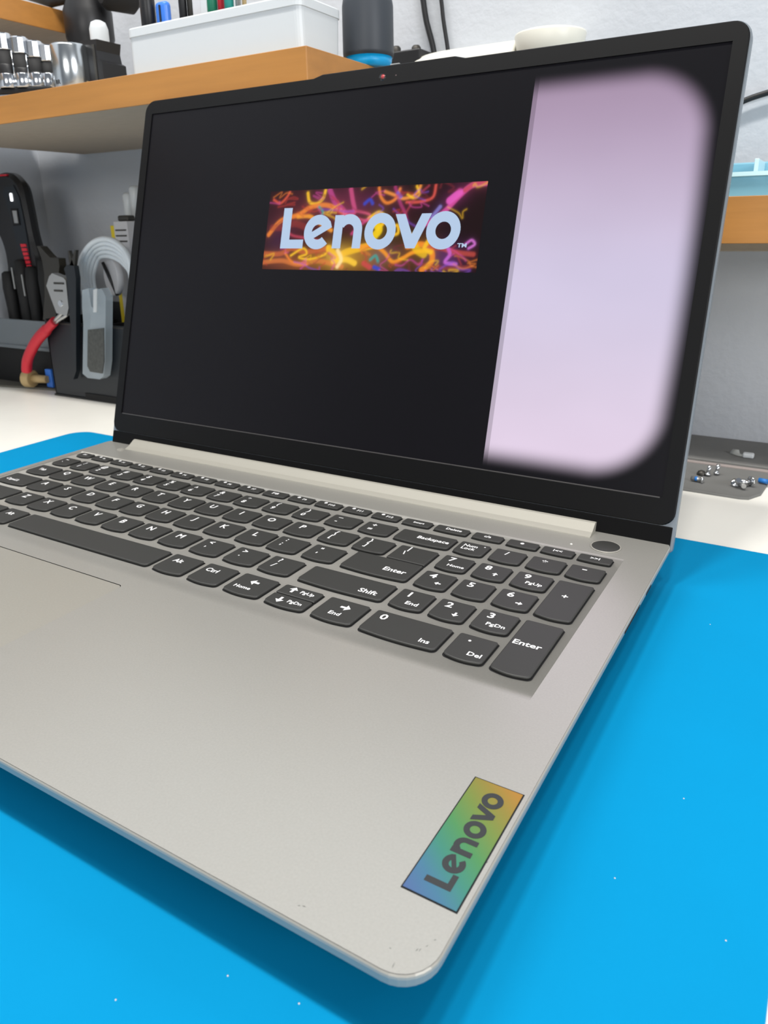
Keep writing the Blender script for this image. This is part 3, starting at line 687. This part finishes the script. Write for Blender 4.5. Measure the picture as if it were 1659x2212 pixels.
# cup
cy_ = 379.0; cx_ = at(795, 70, cy_)[0]
cp = thing('pen_cup', 'dark slate cylindrical cup with bright blue foot on the shelf end', 'cup', (cx_, cy_, sz))
MB().lathe([(14.0, 6.0), (16.4, 6.6), (16.7, 9), (16.5, 36), (15.4, 42), (14.6, 43), (13.8, 42), (13.8, 10), (0.01, 10)], (cx_, cy_, sz), n=40).build('body', M_cup, cp)
MB().lathe([(12.8, 0), (14.8, 1.2), (15.6, 6.4)], (cx_, cy_, sz), n=40).build('foot', M_cyan, cp)
t = thing('brush', 'white bristled brush standing in the slate cup', 'brush', (cx_ + 9, cy_ - 3, sz + 8))
br = MB()
for k in range(7): br.box(cx_ + 2 + k * 1.2, cx_ + 2.8 + k * 1.2, cy_ - 10, cy_ - 6, sz + 40.5 + (0.4 * k), sz + 82, .1, 1)
br.build('bristles', M_white, t); MB().box(cx_ + 10.4, cx_ + 12.4, cy_ - 5, cy_ + 5, sz + 9, sz + 82, .4).build('handle', M_dkblue, t)
# small black rack behind the cup and cream device on the wall
t = thing('cable_rack', 'small black rack with two grey pegs beside the slate cup', 'rack', (-262, 484, 250))
a = at(845, 140, 485); b = at(912, 108, 485)
MB().box(a[0], b[0] + 6, 470, 500, a[2] - 14, b[2] - 1.5, 1).build('base', M_black, t)
for pxx, pyy in ((856, 100), (899, 98)):
    p = at(pxx, pyy, 480); MB().lathe([(3.6, -16), (3.6, -1.5), (2.4, 0)], (p[0], 480, p[2]), n=16).build('peg', M_gun, t)
# cream device
a = at(863, 136, 470); b = at(1116, 80, 470); c_ = at(1116, 104, 470)
t = thing('handheld_device', 'cream white rounded long device with round end, on the wall above the laptop lid', 'device', (-190, 480, 240))
prof = []
zc = b[2] - 9
body = MB(); n = 26; rings = []
for k in range(n + 1):
    s_ = k / n; xx = a[0] + (b[0] - a[0]) * s_
    hh = 9.5 * (1 - (1 - min(1, s_ * 2.4 + 0.001)) ** 2.2) ** 0.5 + 0.05
    top = zc + hh
    rings.append([(xx, 483 + 16.9 * (1 - (1 - min(1, s_ * 4 + .05)) ** 2) ** .5 * math.cos(q_), zc - 3 + (hh + 3) * math.sin(q_)) for q_ in [2 * math.pi * i / 20 for i in range(20)]])
body.loft(rings, True, True, True).build('grip', M_cream, t)
c0 = at(1183, 90, 470)
MB().lathe([(18, -22), (23, -8), (24.5, 0), (24.0, 1.2), (22, 1.8), (0.01, 1.9)], (c0[0], 474.9, at(1183, 66, 470)[2] - 2.4), n=40).build('round_end', M_cream, t)
MB().box(a[0] + 12, b[0] + 40, 485, 500, zc - 16, zc - 4, 2).build('wall_mount', M_cream, t)
def cable(name, pts, r, m_, label, cat='cable', group=None):
    o_ = MB().tube(spl3(pts), r, 10).build(name, m_); return tag(o_, label, cat, group)
def spl3(P, n=8):
    P = [np.array(p, float) for p in P]; P = [2 * P[0] - P[1]] + P + [2 * P[-1] - P[-2]]; out = []
    for i in range(1, len(P) - 2):
        p0, p1, p2, p3 = P[i - 1:i + 3]
        for k in range(n):
            t = k / n; out.append(tuple(0.5 * (2 * p1 + (p2 - p0) * t + (2 * p0 - 5 * p1 + 4 * p2 - p3) * t * t + (3 * p1 - p0 - 3 * p2 + p3) * t ** 3)))
    out.append(tuple(P[-2])); return out
cable('power_cable', [at(905, -60, 496), at(914, 0, 496), at(921, 45, 496), at(936, 105, 496), at(940, 150, 496)], 2.3, M_black, 'thicker black cable hanging down the wall, left of the pair')
cable('power_cable', [at(944, -60, 496), at(953, 0, 496), at(958, 45, 496), at(967, 105, 496), at(970, 150, 496)], 1.6, M_black, 'thinner black cable hanging down the wall, right of the pair')
cable('power_cable', [at(1540, 250, 495), at(1607, 218, 495), at(1659, 200, 495), at(1730, 180, 495)], 1.9, M_black, 'black cable crossing the wall at the right edge above the tray')
# bottles rack at the left
grp = 'chrome capped black vials on the shelf'
def vial(px, py_top, Y, label):
    p = at(px, py_top, Y); x, z = p[0], p[2]
    t = thing('vial', label, 'vial', (x, Y, sz + 8), None)
    s_ = 1.0
    MB().lathe([(6.3, 0), (7.0, .8), (7.0, z - 12 - 18 - sz - 8 + 8), (6.2, z - 12 - 17 - sz)], (x, Y, sz + 8), n=20).build('body', M_black, t)
    MB().lathe([(6.9, 0), (7.3, 1), (7.3, 9.5), (7.0, 10)], (x, Y, sz + 8), n=12).build('chrome_foot', M_chrome, t)
    m = MB(); m.lathe([(6.9, -11.5), (7.3, -11), (6.9, -1), (6.0, 0)], (x, Y, z), n=12, smooth=False); m.build('cap', M_chrome, t)
    MB().tube([(x - 1.5, Y - 7.1, sz + 15), (x - 1.5, Y - 7.1, z - 10)], .5, 6).build('trim_rod', M_chrome, t)
    MB().lathe([(6.6, 0), (6.6, z - 11 - sz - 8)], (x, Y, sz + 8), n=20).build('inner_tube', M_blackm, t)
    return t
for (px_, pt, Yy), lab in zip([(4, 73, 316), (40, 81, 322), (72, 90, 328), (99, 99, 334)], ['black vial with chrome cap, first from the left picture edge', 'black vial with chrome cap, second from the left edge', 'black vial with ribbed chrome cap, third from the left edge', 'black vial with chrome cap, beside the wide chrome cylinder']):
    o_ = vial(px_, pt, Yy, lab); o_['group'] = grp
xa = at(4, 150, 316)[0] - 10; xb = at(99, 150, 334)[0] + 10
t = thing('vial_rack', 'flat black and chrome rack under the four vials', 'rack', ((xa + xb) / 2, 325, sz))
T_ = Matrix.Translation(((xa + xb) / 2, 325, 0)) @ Matrix.Rotation(math.atan2(18, xb - xa), 4, 'Z')
L2 = (xb - xa) / 2
MB().box(-L2, L2, -9, 9, sz + 4.5, sz + 8, .8, T=T_).build('tray', M_black, t)
MB().box(-L2, L2, -8, 8, sz, sz + 4.5, .8, T=T_).build('base', M_chrome, t)
p = at(141, 97, 322)
t = thing('steel_canister', 'wide shiny chrome cylinder next to the black vials', 'canister', (p[0], 325, sz))
MB().lathe([(13.2, 0), (13.6, .6), (13.6, p[2] - sz - 1.5), (12.8, p[2] - sz), (0.01, p[2] - sz)], (p[0], 325, sz), n=40).build('body', mat('brushed_chrome', (205, 210, 212), 0.22, metal=1.0), t)
lt = MB(); add_text(lt, 'RR', p[0] + 0, sz + 6, 3.0, 0, T=lambda x, y, z: (x, 325 - math.sqrt(max(0.1, 13.75 ** 2 - (x - p[0]) ** 2)), y)); lt.build('engraving', M_gun, t)
a = at(172, 100, 330); b = at(268, 120, 345)
t = thing('black_case', 'stepped black plastic case between chrome cylinder and white box', 'case', ((a[0] + b[0]) / 2, 340, sz))
x0 = a[0] - 3; x1 = b[0] - 7
st = [(x0, sz), (x1, sz), (x1, 252), (x1 - 4, 254), (x1 - 5, 260), (x0 + 22, 267), (x0 + 4, 268), (x0, 262)]
MB().prism(st, lambda u_, v_: (u_, 330, v_), lambda u_, v_: (u_, 352, v_)).build('shell', M_black, t)
MB().box(x0 + 16.5, x0 + 19, 329.4, 330.5, sz + 1, 264, .2).build('seam', M_gun, t)
for k in (8, 26): MB().box(x0 + k, x0 + k + 6, 329.6, 330.2, sz + 5.5, sz + 7, .1).build('gold_mark', M_tan, t)
p = at(205, 43, 358)
t = thing('spool', 'small glossy white cap standing behind the black case', 'cap', (p[0], 358, 268))
MB().lathe([(7, -60), (7, -6), (5.5, -1.5), (2.5, 0)], (p[0], 360.6, p[2]), n=24).build('cap_body', M_white, t)
# black air gun hanging at the top
p0 = at(180, 95, 420); p1 = at(200, -40, 420)
t = thing('heat_gun', 'bulky black tool with round body hanging above the shelf at top left', 'tool', (p0[0], 420, p0[2]))
gx = at(192, 50, 420)[0]
z0_ = sz
MB().lathe([(17.5, 0), (18.5, 3), (18.5, 58), (20.5, 63), (20.5, 84), (17, 92), (17, 150)], (gx, 420, z0_), n=36).build('grip', M_black, t)
q_ = at(232, -14, 415); MB().lathe([(8, -6), (12.5, 0), (12.5, 22), (8, 26)], (q_[0], 415, q_[2]), (0.3, 0.9, 0.0), 30).build('fan_housing', M_blackm, t)
MB().tube([at(60, -12, 400), at(110, 4, 405), at(150, -6, 412), at(190, -10, 418)], 4.5, 12).build('hose', M_black, t)
# right shelf tray
a = at(1555, 372, 398); z1 = at(1600, 372, 398)[2]; z2 = at(1600, 352, 410)[2]
t = thing('parts_tray', 'translucent ice blue plastic tray on the right wood shelf', 'tray', (40, 430, 147))
o0 = rrect(-60, 150, 397, 480, 8, 5); o1 = rrect(-64, 154, 394, 484, 9, 5)
MB().loft([[(x, y, 147) for x, y in o0], [(x, y, z1 - 2.2) for x, y in inset(o1, 1.2)]], caps=False).add([(x, y, 147.3) for x, y in o0], [list(range(len(o0)))]).build('body', M_tray, t)
MB().loft([[(x, y, z1 - 2.4) for x, y in inset(o1, 1.2)], [(x, y, z1 - 2.2) for x, y in o1], [(x, y, z1) for x, y in o1], [(x, y, z1) for x, y in inset(o1, 2.4)], [(x, y, z1 - 3) for x, y in inset(o1, 3)]], caps=False).build('rim', mat('ice_rim', (205, 238, 242), 0.25), t)
zt = at(1620, 351, 480)[2]
MB().box(-62, 152, 478, 483, z1 - 1, zt, 1).build('back_wall', M_tray, t)
pp = at(1645, 360, 470)[0]
MB().box(pp - 1.2, pp + 1.2, 440, 478, z1 - 2, zt - .3, .4).build('divider', mat('ice_rim2', (215, 242, 245), 0.25), t)
# ---------------------------------------------------------------- right of the laptop: grey pads and screws
def pad(name, pts, z0, z1, label):
    return tag(MB().loft([[(x, y, z0) for x, y in pts], [(x, y, z1 - .4) for x, y in pts], [(x, y, z1) for x, y in inset(pts, .5)]]).build(name, M_padgrey), label, 'pad')
pad('parts_pad', [(-140, 437), (180, 434), (180, 498), (-140, 498)], -22, -19.2, 'long dark grey pad against the wall, behind the screw pad')
pad('parts_pad', [(-140, 374), (14, 371.5), (18.5, 373), (24, 384), (26, 409), (180, 412), (180, 428), (-140, 430)], -22, -20.6, 'dark grey pad with cut corner holding loose screws')
tag(MB().box(-140, 180, 430.3, 434, -22, -20.2, .3).build('metal_strip', mat('pinkish_steel', (176, 164, 160), .4, metal=.3)), 'narrow pale metal strip between the two grey pads', 'strip')
def screw(x, y, z, d, L_, label, m_=M_chrome, r=1.3, hr=2.4, mid=None):
    t = thing('screw', label, 'screw', (x, y, z)); dv = Vector(d).normalized()
    MB().lathe([(r, 0), (r, L_)], (x, y, z + hr * .9), dv, 12).build('shaft', m_, t)
    MB().lathe([(hr * .8, -1.0), (hr, -.6), (hr, 0), (r, .2)], (x, y, z + hr * .9), dv, 16).build('head', M_chrome, t)
    if mid: MB().lathe([(r * 1.1, L_ * .4), (r * 1.1, L_ * .65)], (x, y, z + hr * .9), dv, 12).build('thread_lock', mid, t)
    return t
SZp = -20.6
screw(-9.8, 388, SZp, (-1, .1, 0), 6.5, 'screw lying with blue thread lock, nearest the laptop lid', M_steel, mid=M_blueloc)
screw(-8.6, 403.5, SZp + 0, (.1, .2, 1), 5.5, 'left one of two upright screws at the pad back', r=1.2, hr=1.9)
screw(-4.2, 408.5, SZp + 0, (.1, .2, 1), 5.5, 'right one of two upright screws at the pad back', r=1.2, hr=1.9)
tag(MB().lathe([(2.8, 0), (2.9, .8), (2.2, 2.4), (.5, 3.2)], (-12.5, 404.5, SZp), n=18).build('rubber_cap', M_gun), 'small grey rubber dome beside the two upright screws', 'cap')
screw(9.0, 390.5, SZp, (.2, -.5, .35), 6.5, 'left screw of the cluster near the cut pad corner', r=1.5, hr=2.7)
screw(12.2, 391.5, SZp, (.3, -1, .1), 7.0, 'middle screw of the cluster near the cut pad corner', M_steel, r=1.4, hr=2.3)
screw(16.8, 394.5, SZp + .5, (-.7, -.6, .0), 6.5, 'right screw of the cluster, bright round head up', r=1.6, hr=3.2)
screw(26.5, 402.5, SZp, (-1, .2, 0), 6.0, 'blue coated screw at the right edge of the picture', M_blueloc, r=1.5, hr=2.3)
t = thing('plastic_clip', 'small bent clear white clip lying on the rear grey pad', 'clip', (5, 454, -19.2))
MB().tube([(-1.5, 459, -17.8), (1.5, 457, -17.6), (3.5, 454, -18.2), (6.5, 453, -18.3)], [2.2, 2.6, 1.2, .9], 8, .4).build('tail', mat('milky', (205, 208, 205), .4, alpha=.8), t)
MB().box(6, 13, 450.5, 455.5, -19.1, -15.8, 1).build('block', M_white, t)
# ---------------------------------------------------------------- left back corner: tool organiser
ox0, ox1, oy0, oy1, oz0, oz1 = -617.0, -470.0, 376.0, 440.0, -22.0, 52.0
t = thing('tool_organiser', 'black plastic tool organiser box on the bench left of the screen', 'organiser', ((ox0 + ox1) / 2, 408, oz0))
def panel(x0_, x1_, y0_, y1_, z0_, z1_): return MB().box(x0_, x1_, y0_, y1_, z0_, z1_, .6, 2)
panel(ox0, ox1, oy0, oy0 + 2.5, oz0 + 2, oz1).build('front_panel', M_dkblue, t)
panel(ox0, ox1, oy1 - 2.5, oy1, oz0 + 2, oz1 + 14).build('back_panel', M_black, t)
panel(ox0 - .1, ox0 + 2.5, oy0, oy1, oz0 + 2, oz1 + 2).build('side_panel', M_black, t)
panel(ox1 - 2.5, ox1, oy0, oy1, oz0 + 2, oz1).build('side_panel', M_black, t)
MB().box(ox0 - 1, ox1 + 1, oy0 - 1, oy1 + 1, oz0, oz0 + 2, .5).build('base', M_black, t)
for fx in (-588, -560, -530, -500): MB().box(fx - .8, fx + .8, oy0 + 2, oy1 - 2, oz0 + 2, oz1 - 4, .2).build('divider', M_black, t)
MB().box(ox0 + 3, ox1 - 3, oy0 - .6, oy0 + .4, oz1 - 2.2, oz1 - .8, .2).build('rim_line', M_gun, t)
MB().box(-570, -480, oy0 - 1.3, oy0 + .2, -21, -15, .3).build('foot_slot', M_slot, t)
# red handled pliers: hung over the left edge
t = thing('pliers', 'steel pliers with a curved red handle leaning out of the black organiser', 'pliers', at(120, 690, 374))
hp = [at(118, 694, 371), at(101, 712, 370), at(84, 730, 369), at(70, 752, 369), at(60, 776, 369), at(58, 795, 369), at(59, 806, 369)]
MB().tube(spl3(hp), [5.2] * 8 + [6.4] * 33 + [6.4] * 4 + [6.2, 5.6, 4.4, 2.0], 16, .8).build('handle_grip', M_red, t)
MB().tube(spl3([at(110, 705, 371), at(122, 690, 371), at(135, 676, 372), at(146, 662, 373)]), 2.0, 8).build('tang', M_steel, t)
MB().tube(spl3([at(118, 700, 371), at(128, 691, 371), at(140, 684, 372), at(150, 676, 373)]), 1.6, 8).build('tang', M_steel, t)
hd = [(110, 597), (116, 590), (141, 600), (146, 606), (152, 665), (148, 682), (126, 676), (118, 655), (104, 617)]
hw = [tuple(at(a_, b_, 372)) for a_, b_ in hd]
MB().loft([[(q[0], 370, q[2]) for q in hw], [(q[0], 377, q[2]) for q in hw]]).build('jaw', M_steel, t)
for pxx, pyy, w3 in ((127, 612, 14), (126, 628, 12)): 
    c3 = at(pxx, pyy, 369.8); MB().box(c3[0] - w3 / 2, c3[0] + w3 / 2, 369.2, 370.4, c3[2] - .9, c3[2] + .9, .2).build('ridge', M_gun, t)
c3 = at(131, 656, 369.8); MB().lathe([(3, -.8), (3, .8)], (c3[0], 369.8, c3[2]), (0, 1, 0), 20).build('pivot', M_chrome, t)
# dark cutters behind
cu_ = [(87, 531), (94, 532), (108, 548), (116, 556), (134, 558), (136, 575), (133, 600), (128, 690), (100, 690), (104, 640), (103, 590), (98, 560)]
hw = [tuple(at(a_, b_, 398)) for a_, b_ in cu_]
t = thing('cutters', 'dark gunmetal cutters with curved jaws standing behind the pliers', 'cutters', (hw[6][0], 398, 10))
MB().loft([[(q[0], 394, q[2]) for q in hw], [(q[0], 402, q[2]) for q in hw]]).build('jaws', M_gun, t)
c3 = at(118, 600, 396); MB().box(c3[0] - 6, c3[0] + 6, 395, 401, -10, c3[2] - 30, 1).build('handle', M_black, t)
# long black tweezers in front of the box
t = thing('snips', 'long black handled side snips with two pointed tips hanging on the organiser front', 'snips', at(160, 700, 374))
for (xa_, xb_, ya_) in ((152, 160, 541), (167, 161, 540)):
    hw = [tuple(at(a_, b_, 373)) for a_, b_ in [(xa_ - 1, ya_), (xa_ + 2, ya_), (xb_ + 5, 575), (xb_ + 4, 600), (xb_ - 4, 600), (xb_ - 5, 572)]]
    MB().loft([[(q[0], 370.5, q[2]) for q in hw], [(q[0], 373.5, q[2]) for q in hw]]).build('tip', M_gun, t)
hw = [tuple(at(a_, b_, 373)) for a_, b_ in [(146, 580), (152, 572), (168, 574), (172, 600), (172, 800), (166, 818), (160, 700), (152, 600)]]
MB().loft([[(q[0], 369, q[2]) for q in hw], [(q[0], 374, q[2]) for q in hw]]).build('handle', M_dkblue, t)
# coiled white cable
t = thing('coiled_cable', 'coiled white cable looped over the organiser, right of the pliers', 'cable', at(220, 600, 392))
for k in range(5):
    dx = k * 4.6; yy = 384 + k * 3.2
    MB().tube(spl3([at(182 + dx * 1.3, 640, yy), at(173 + dx * 1.5, 600, yy), at(176 + dx * 1.6, 560 + dx * .8, yy), at(196 + dx, 528 + dx * 1.5, yy), at(224 + dx * .6, 516 + dx * 2.0, yy), at(252 + dx * .4, 524 + dx * 2.1, yy), at(274 + dx * .3, 548 + dx * 2, yy), at(284, 590 + dx, yy), at(284, 640, yy)]), 2.5, 10).build('strand', M_cable, t)
# clear tube case
t = thing('clear_case', 'frosted clear plastic case with dark contents hanging on the organiser front', 'case', at(208, 740, 372))
o5 = [(184, 626), (198, 622), (204, 662), (212, 668), (214, 626), (226, 622), (235, 640), (234, 780), (230, 812), (222, 818), (196, 815), (185, 806), (187, 700), (184, 660)]
a = [tuple(at(u_, v_, 370)) for u_, v_ in o5]
MB().loft([[(q[0], 366.5, q[2]) for q in a], [(q[0], 374.5, q[2]) for q in a]]).build('shell', M_clear, t)
o6 = [(194, 712), (228, 708), (229, 780), (225, 806), (199, 802), (193, 790)]
a = [tuple(at(u_, v_, 368)) for u_, v_ in o6]
MB().loft([[(q[0], 365.6, q[2]) for q in a], [(q[0], 366.8, q[2]) for q in a]]).build('contents', mat('dark_bits', (72, 74, 72), .6, var=.2, vscale=400), t)
a = [tuple(at(u_, v_, 368)) for u_, v_ in [(207, 625), (215, 623), (214, 674), (207, 674)]]
MB().loft([[(q[0], 365.2, q[2]) for q in a], [(q[0], 366.6, q[2]) for q in a]]).build('strip', M_white, t)
# grey disc with black band
c3 = at(245, 597, 408)
t = thing('tape_roll', 'pale grey round roll with a diagonal black band inside the cable loop', 'roll', tuple(c3))
MB().lathe([(17, -3), (18, -2.4), (18, 2.4), (17, 3)], tuple(c3), (-.35, -1, 0), 32).build('disc', M_grey, t)
MB().tube([tuple(c3 + np.array([-7, -4.6, 13])), tuple(c3 + np.array([7, -3.8, -17]))], 1.6, 8).build('band', M_black, t)
# yellow edged box and white caps behind
c3 = at(262, 500, 436)
t = thing('packet', 'small yellow edged white packet behind the cable loop', 'packet', (c3[0], 436, 60))
MB().box(c3[0] - 8, c3[0] - 3, 430, 446, oz0 + 3, at(255, 487, 436)[2], .5).build('edge', M_yellow, t)
MB().box(c3[0] - 3, c3[0] + 16, 430, 446, oz0 + 3, at(275, 478, 436)[2], .5).build('label_block', M_grey, t)
for k in range(3): MB().box(c3[0] - 1, c3[0] + 14, 429.6, 430.2, at(275, 497 + k * 12, 436)[2] - .7, at(275, 497 + k * 12, 436)[2] + .7).build('print_line', M_gun, t)
MB().box(c3[0], c3[0] + 14, 433, 443, at(275, 478, 436)[2], at(275, 465, 436)[2], 1.5).build('lid', M_gun, t)
for pxx, top, lab in ((276, 416, 'shorter white capped bottle neck behind the packet'), (290, 401, 'taller white capped bottle neck at the screen edge')):
    c3 = at(pxx, top, 462); t = thing('bottle', lab, 'bottle', (c3[0], 462, -22))
    MB().lathe([(13, 0), (14, 2), (14, 120), (5.5, 138), (5.0, c3[2] + 22 - 26)], (c3[0], 462, -22), n=24).build('bottle_body', M_white, t)
    MB().lathe([(5.6, -28), (5.6, -3), (3.6, 0)], (c3[0], 462, c3[2]), n=18).build('cap', M_white, t)
# black handles left in tray
for k, (pxx, top, hh_, lab) in enumerate([(16, 586, 1, 'short black screwdriver at far left of the grey bin'), (40, 560, 1, 'black screwdriver with pale stripe, second from left in the grey bin'), (62, 575, 1, 'black screwdriver, third from left in the grey bin'), (86, 560, 1, 'black screwdriver leaning right, fourth from left in the grey bin')]):
    c3 = at(pxx, top, 414); zb = 8; t = thing('screwdriver', lab, 'screwdriver', (c3[0], 414, zb), 'black screwdrivers in the grey bin')
    MB().lathe([(5.5, 0), (7, 6), (6.0, (c3[2] - zb) * .5), (7.4, (c3[2] - zb) * .8), (6.2, c3[2] - zb - 2), (3.5, c3[2] - zb)], (c3[0], 414, zb), (0.02 * k, 0, 1), 18).build('handle', M_blackm, t)
    if k in (1, 2): MB().box(c3[0] - 4, c3[0] - 2.2, 406.0, 407.6, c3[2] - 30, c3[2] - 8, .3).build('stripe', M_steel, t)
# multitool / meter
ol = [(-40, 430), (-25, 395), (0, 375), (22, 374), (38, 386), (48, 405), (58, 450), (70, 510), (84, 560), (94, 620), (104, 690), (30, 690), (22, 580), (8, 520), (-20, 470)]
c3 = at(40, 690, 432)
t = thing('hand_tool', 'tall black power tool with rounded top and red marking at the left edge', 'tool', (c3[0], 432, 10))
ol = closed(ol); a = [at(u_, v_, 420) for u_, v_ in ol]; cen = sum(a) / len(a)
def shrink(pts, f, y): return [(cen[0] + (q[0] - cen[0]) * f, y, cen[2] + (q[2] - cen[2]) * f) for q in pts]
MB().loft([shrink(a, .93, 417), shrink(a, 1, 421), shrink(a, 1, 427), shrink(a, .93, 431)]).build('body', M_black, t)
fp = [at(u_, v_, 416) for u_, v_ in [(8, 405), (28, 400), (40, 425), (52, 480), (62, 540), (66, 580), (50, 580), (34, 520), (20, 460), (6, 420)]]
MB().loft([[(q[0], 416.2, q[2]) for q in fp], [(q[0], 417.4, q[2]) for q in fp]]).build('face_plate', M_dkblue, t)
c3 = at(23, 426, 415); MB().box(c3[0] - 2, c3[0] + 2, 415, 416.6, c3[2] - 4, c3[2] + 4, 1.2).build('lamp', mat('small_led', (250, 252, 255), .3, emis=(250, 252, 255), es=.8), t)
fr = [at(u_, v_, 415) for u_, v_ in [(22, 450), (36, 450), (42, 486), (28, 488)]]
MB().loft([[(q[0], 415.2, q[2]) for q in fr], [(q[0], 416.6, q[2]) for q in fr]]).build('button_frame', M_slot, t)
fr = [at(u_, v_, 414) for u_, v_ in [(25, 455), (34, 455), (38, 482), (30, 482)]]
MB().loft([[(q[0], 414.6, q[2]) for q in fr], [(q[0], 415.6, q[2]) for q in fr]]).build('button', M_steel, t)
red = MB()
for k in range(6):
    fr = [at(u_, v_, 415) for u_, v_ in [(43 + k * 2.6, 527 + k * 9), (54 + k * 2.2, 527 + k * 9), (56 + k * 2.2, 533 + k * 9), (45 + k * 2.6, 534 + k * 9)]]
    red.loft([[(q[0], 415.2, q[2]) for q in fr], [(q[0], 416.4, q[2]) for q in fr]])
red.build('red_marking', M_red, t)
fr = [at(u_, v_, 420) for u_, v_ in [(-5, 378), (20, 376.5), (20, 380), (-5, 382)]]
MB().loft([[(q[0], 416.8, q[2]) for q in fr], [(q[0], 420.2, q[2]) for q in fr]]).build('red_line', M_red, t)
# grey translucent drawer tray
a = at(-10, 692, 396); b = at(114, 747, 396)
t = thing('storage_bin', 'grey translucent plastic bin under the black screwdriver handles', 'bin', ((a[0] + b[0]) / 2, 410, -22))
x0, x1 = -757.0, b[0]
zr, zb = at(60, 692, 396)[2], at(60, 748, 396)[2]
MB().box(x0, x1, 396, 398, zb, zr, .5).build('front', M_greyp, t)
MB().box(x0, x1, 394.5, 398, zb - 3.5, zb + .6, .8).build('lip', M_greyp, t)
MB().box(x0, x1 + 1, 399, 452, -22, zb - 2, 1).build('base_box', M_blackm, t)
MB().box(x0, x1, 398, 452, zb - 2, zb + 1, .5).build('bottom', M_black, t)
tag(MB().loft([[(x, y, -22) for x, y in [(-757, 366), (-690, 380), (-640, 389), (-622, 392), (-622, 396), (-757, 396)]], [(x, y, -20) for x, y in [(-757, 366), (-690, 380), (-640, 389), (-622, 392), (-622, 396), (-757, 396)]]]).build('bench_pad', mat('olive_grey', (96, 94, 86), .8)), 'olive grey pad edge under the drawer at the back of the bench', 'pad')
# wooden mallet piece
c3 = onz(80, 832, -22) ; c3 = np.array([-652., 374., -22.])
q1 = at(80, 815, 394)
t = thing('mallet', 'small pale wooden mallet head lying beside the black organiser', 'mallet', (q1[0], 394, -20))
rr = 9.2
MB().lathe([(rr - 1, 0), (rr, 1), (rr, 9), (rr - 1, 10)], (q1[0] - 3, 383, -20 + rr), (.95, .2, 0), 18).build('head', M_tan, t)
MB().tube([(q1[0] + 6, 385, -20 + rr), (q1[0] + 24, 389, -20 + rr)], [4.6, 3.8], 12).build('handle', M_tan, t)
q2 = at(108, 799, 394); tag(MB().box(q2[0] - 6, q2[0] + 4, 391.5, 396, -20, q2[2] + 1, 1).build('bit_holder', M_bluepen), 'little blue plastic block behind the wooden mallet', 'block')
# specks on the mat
sp = MB()
for px_, py_ in ((1534, 1349), (1477, 1725), (646, 2168), (1568, 2032), (492, 2108), (1328, 1897), (250, 2160)):
    q = onz(px_, py_, -20); sp.lathe([(.25, 0), (.2, .1), (.05, .2)], (q[0], q[1], -20), n=7)
o = sp.build('lint', M_grey); tag(o, 'tiny pale lint specks scattered on the blue mat', 'lint'); o['kind'] = 'stuff'
for o in bpy.data.objects:
    if '_o' in o: del o['_o']
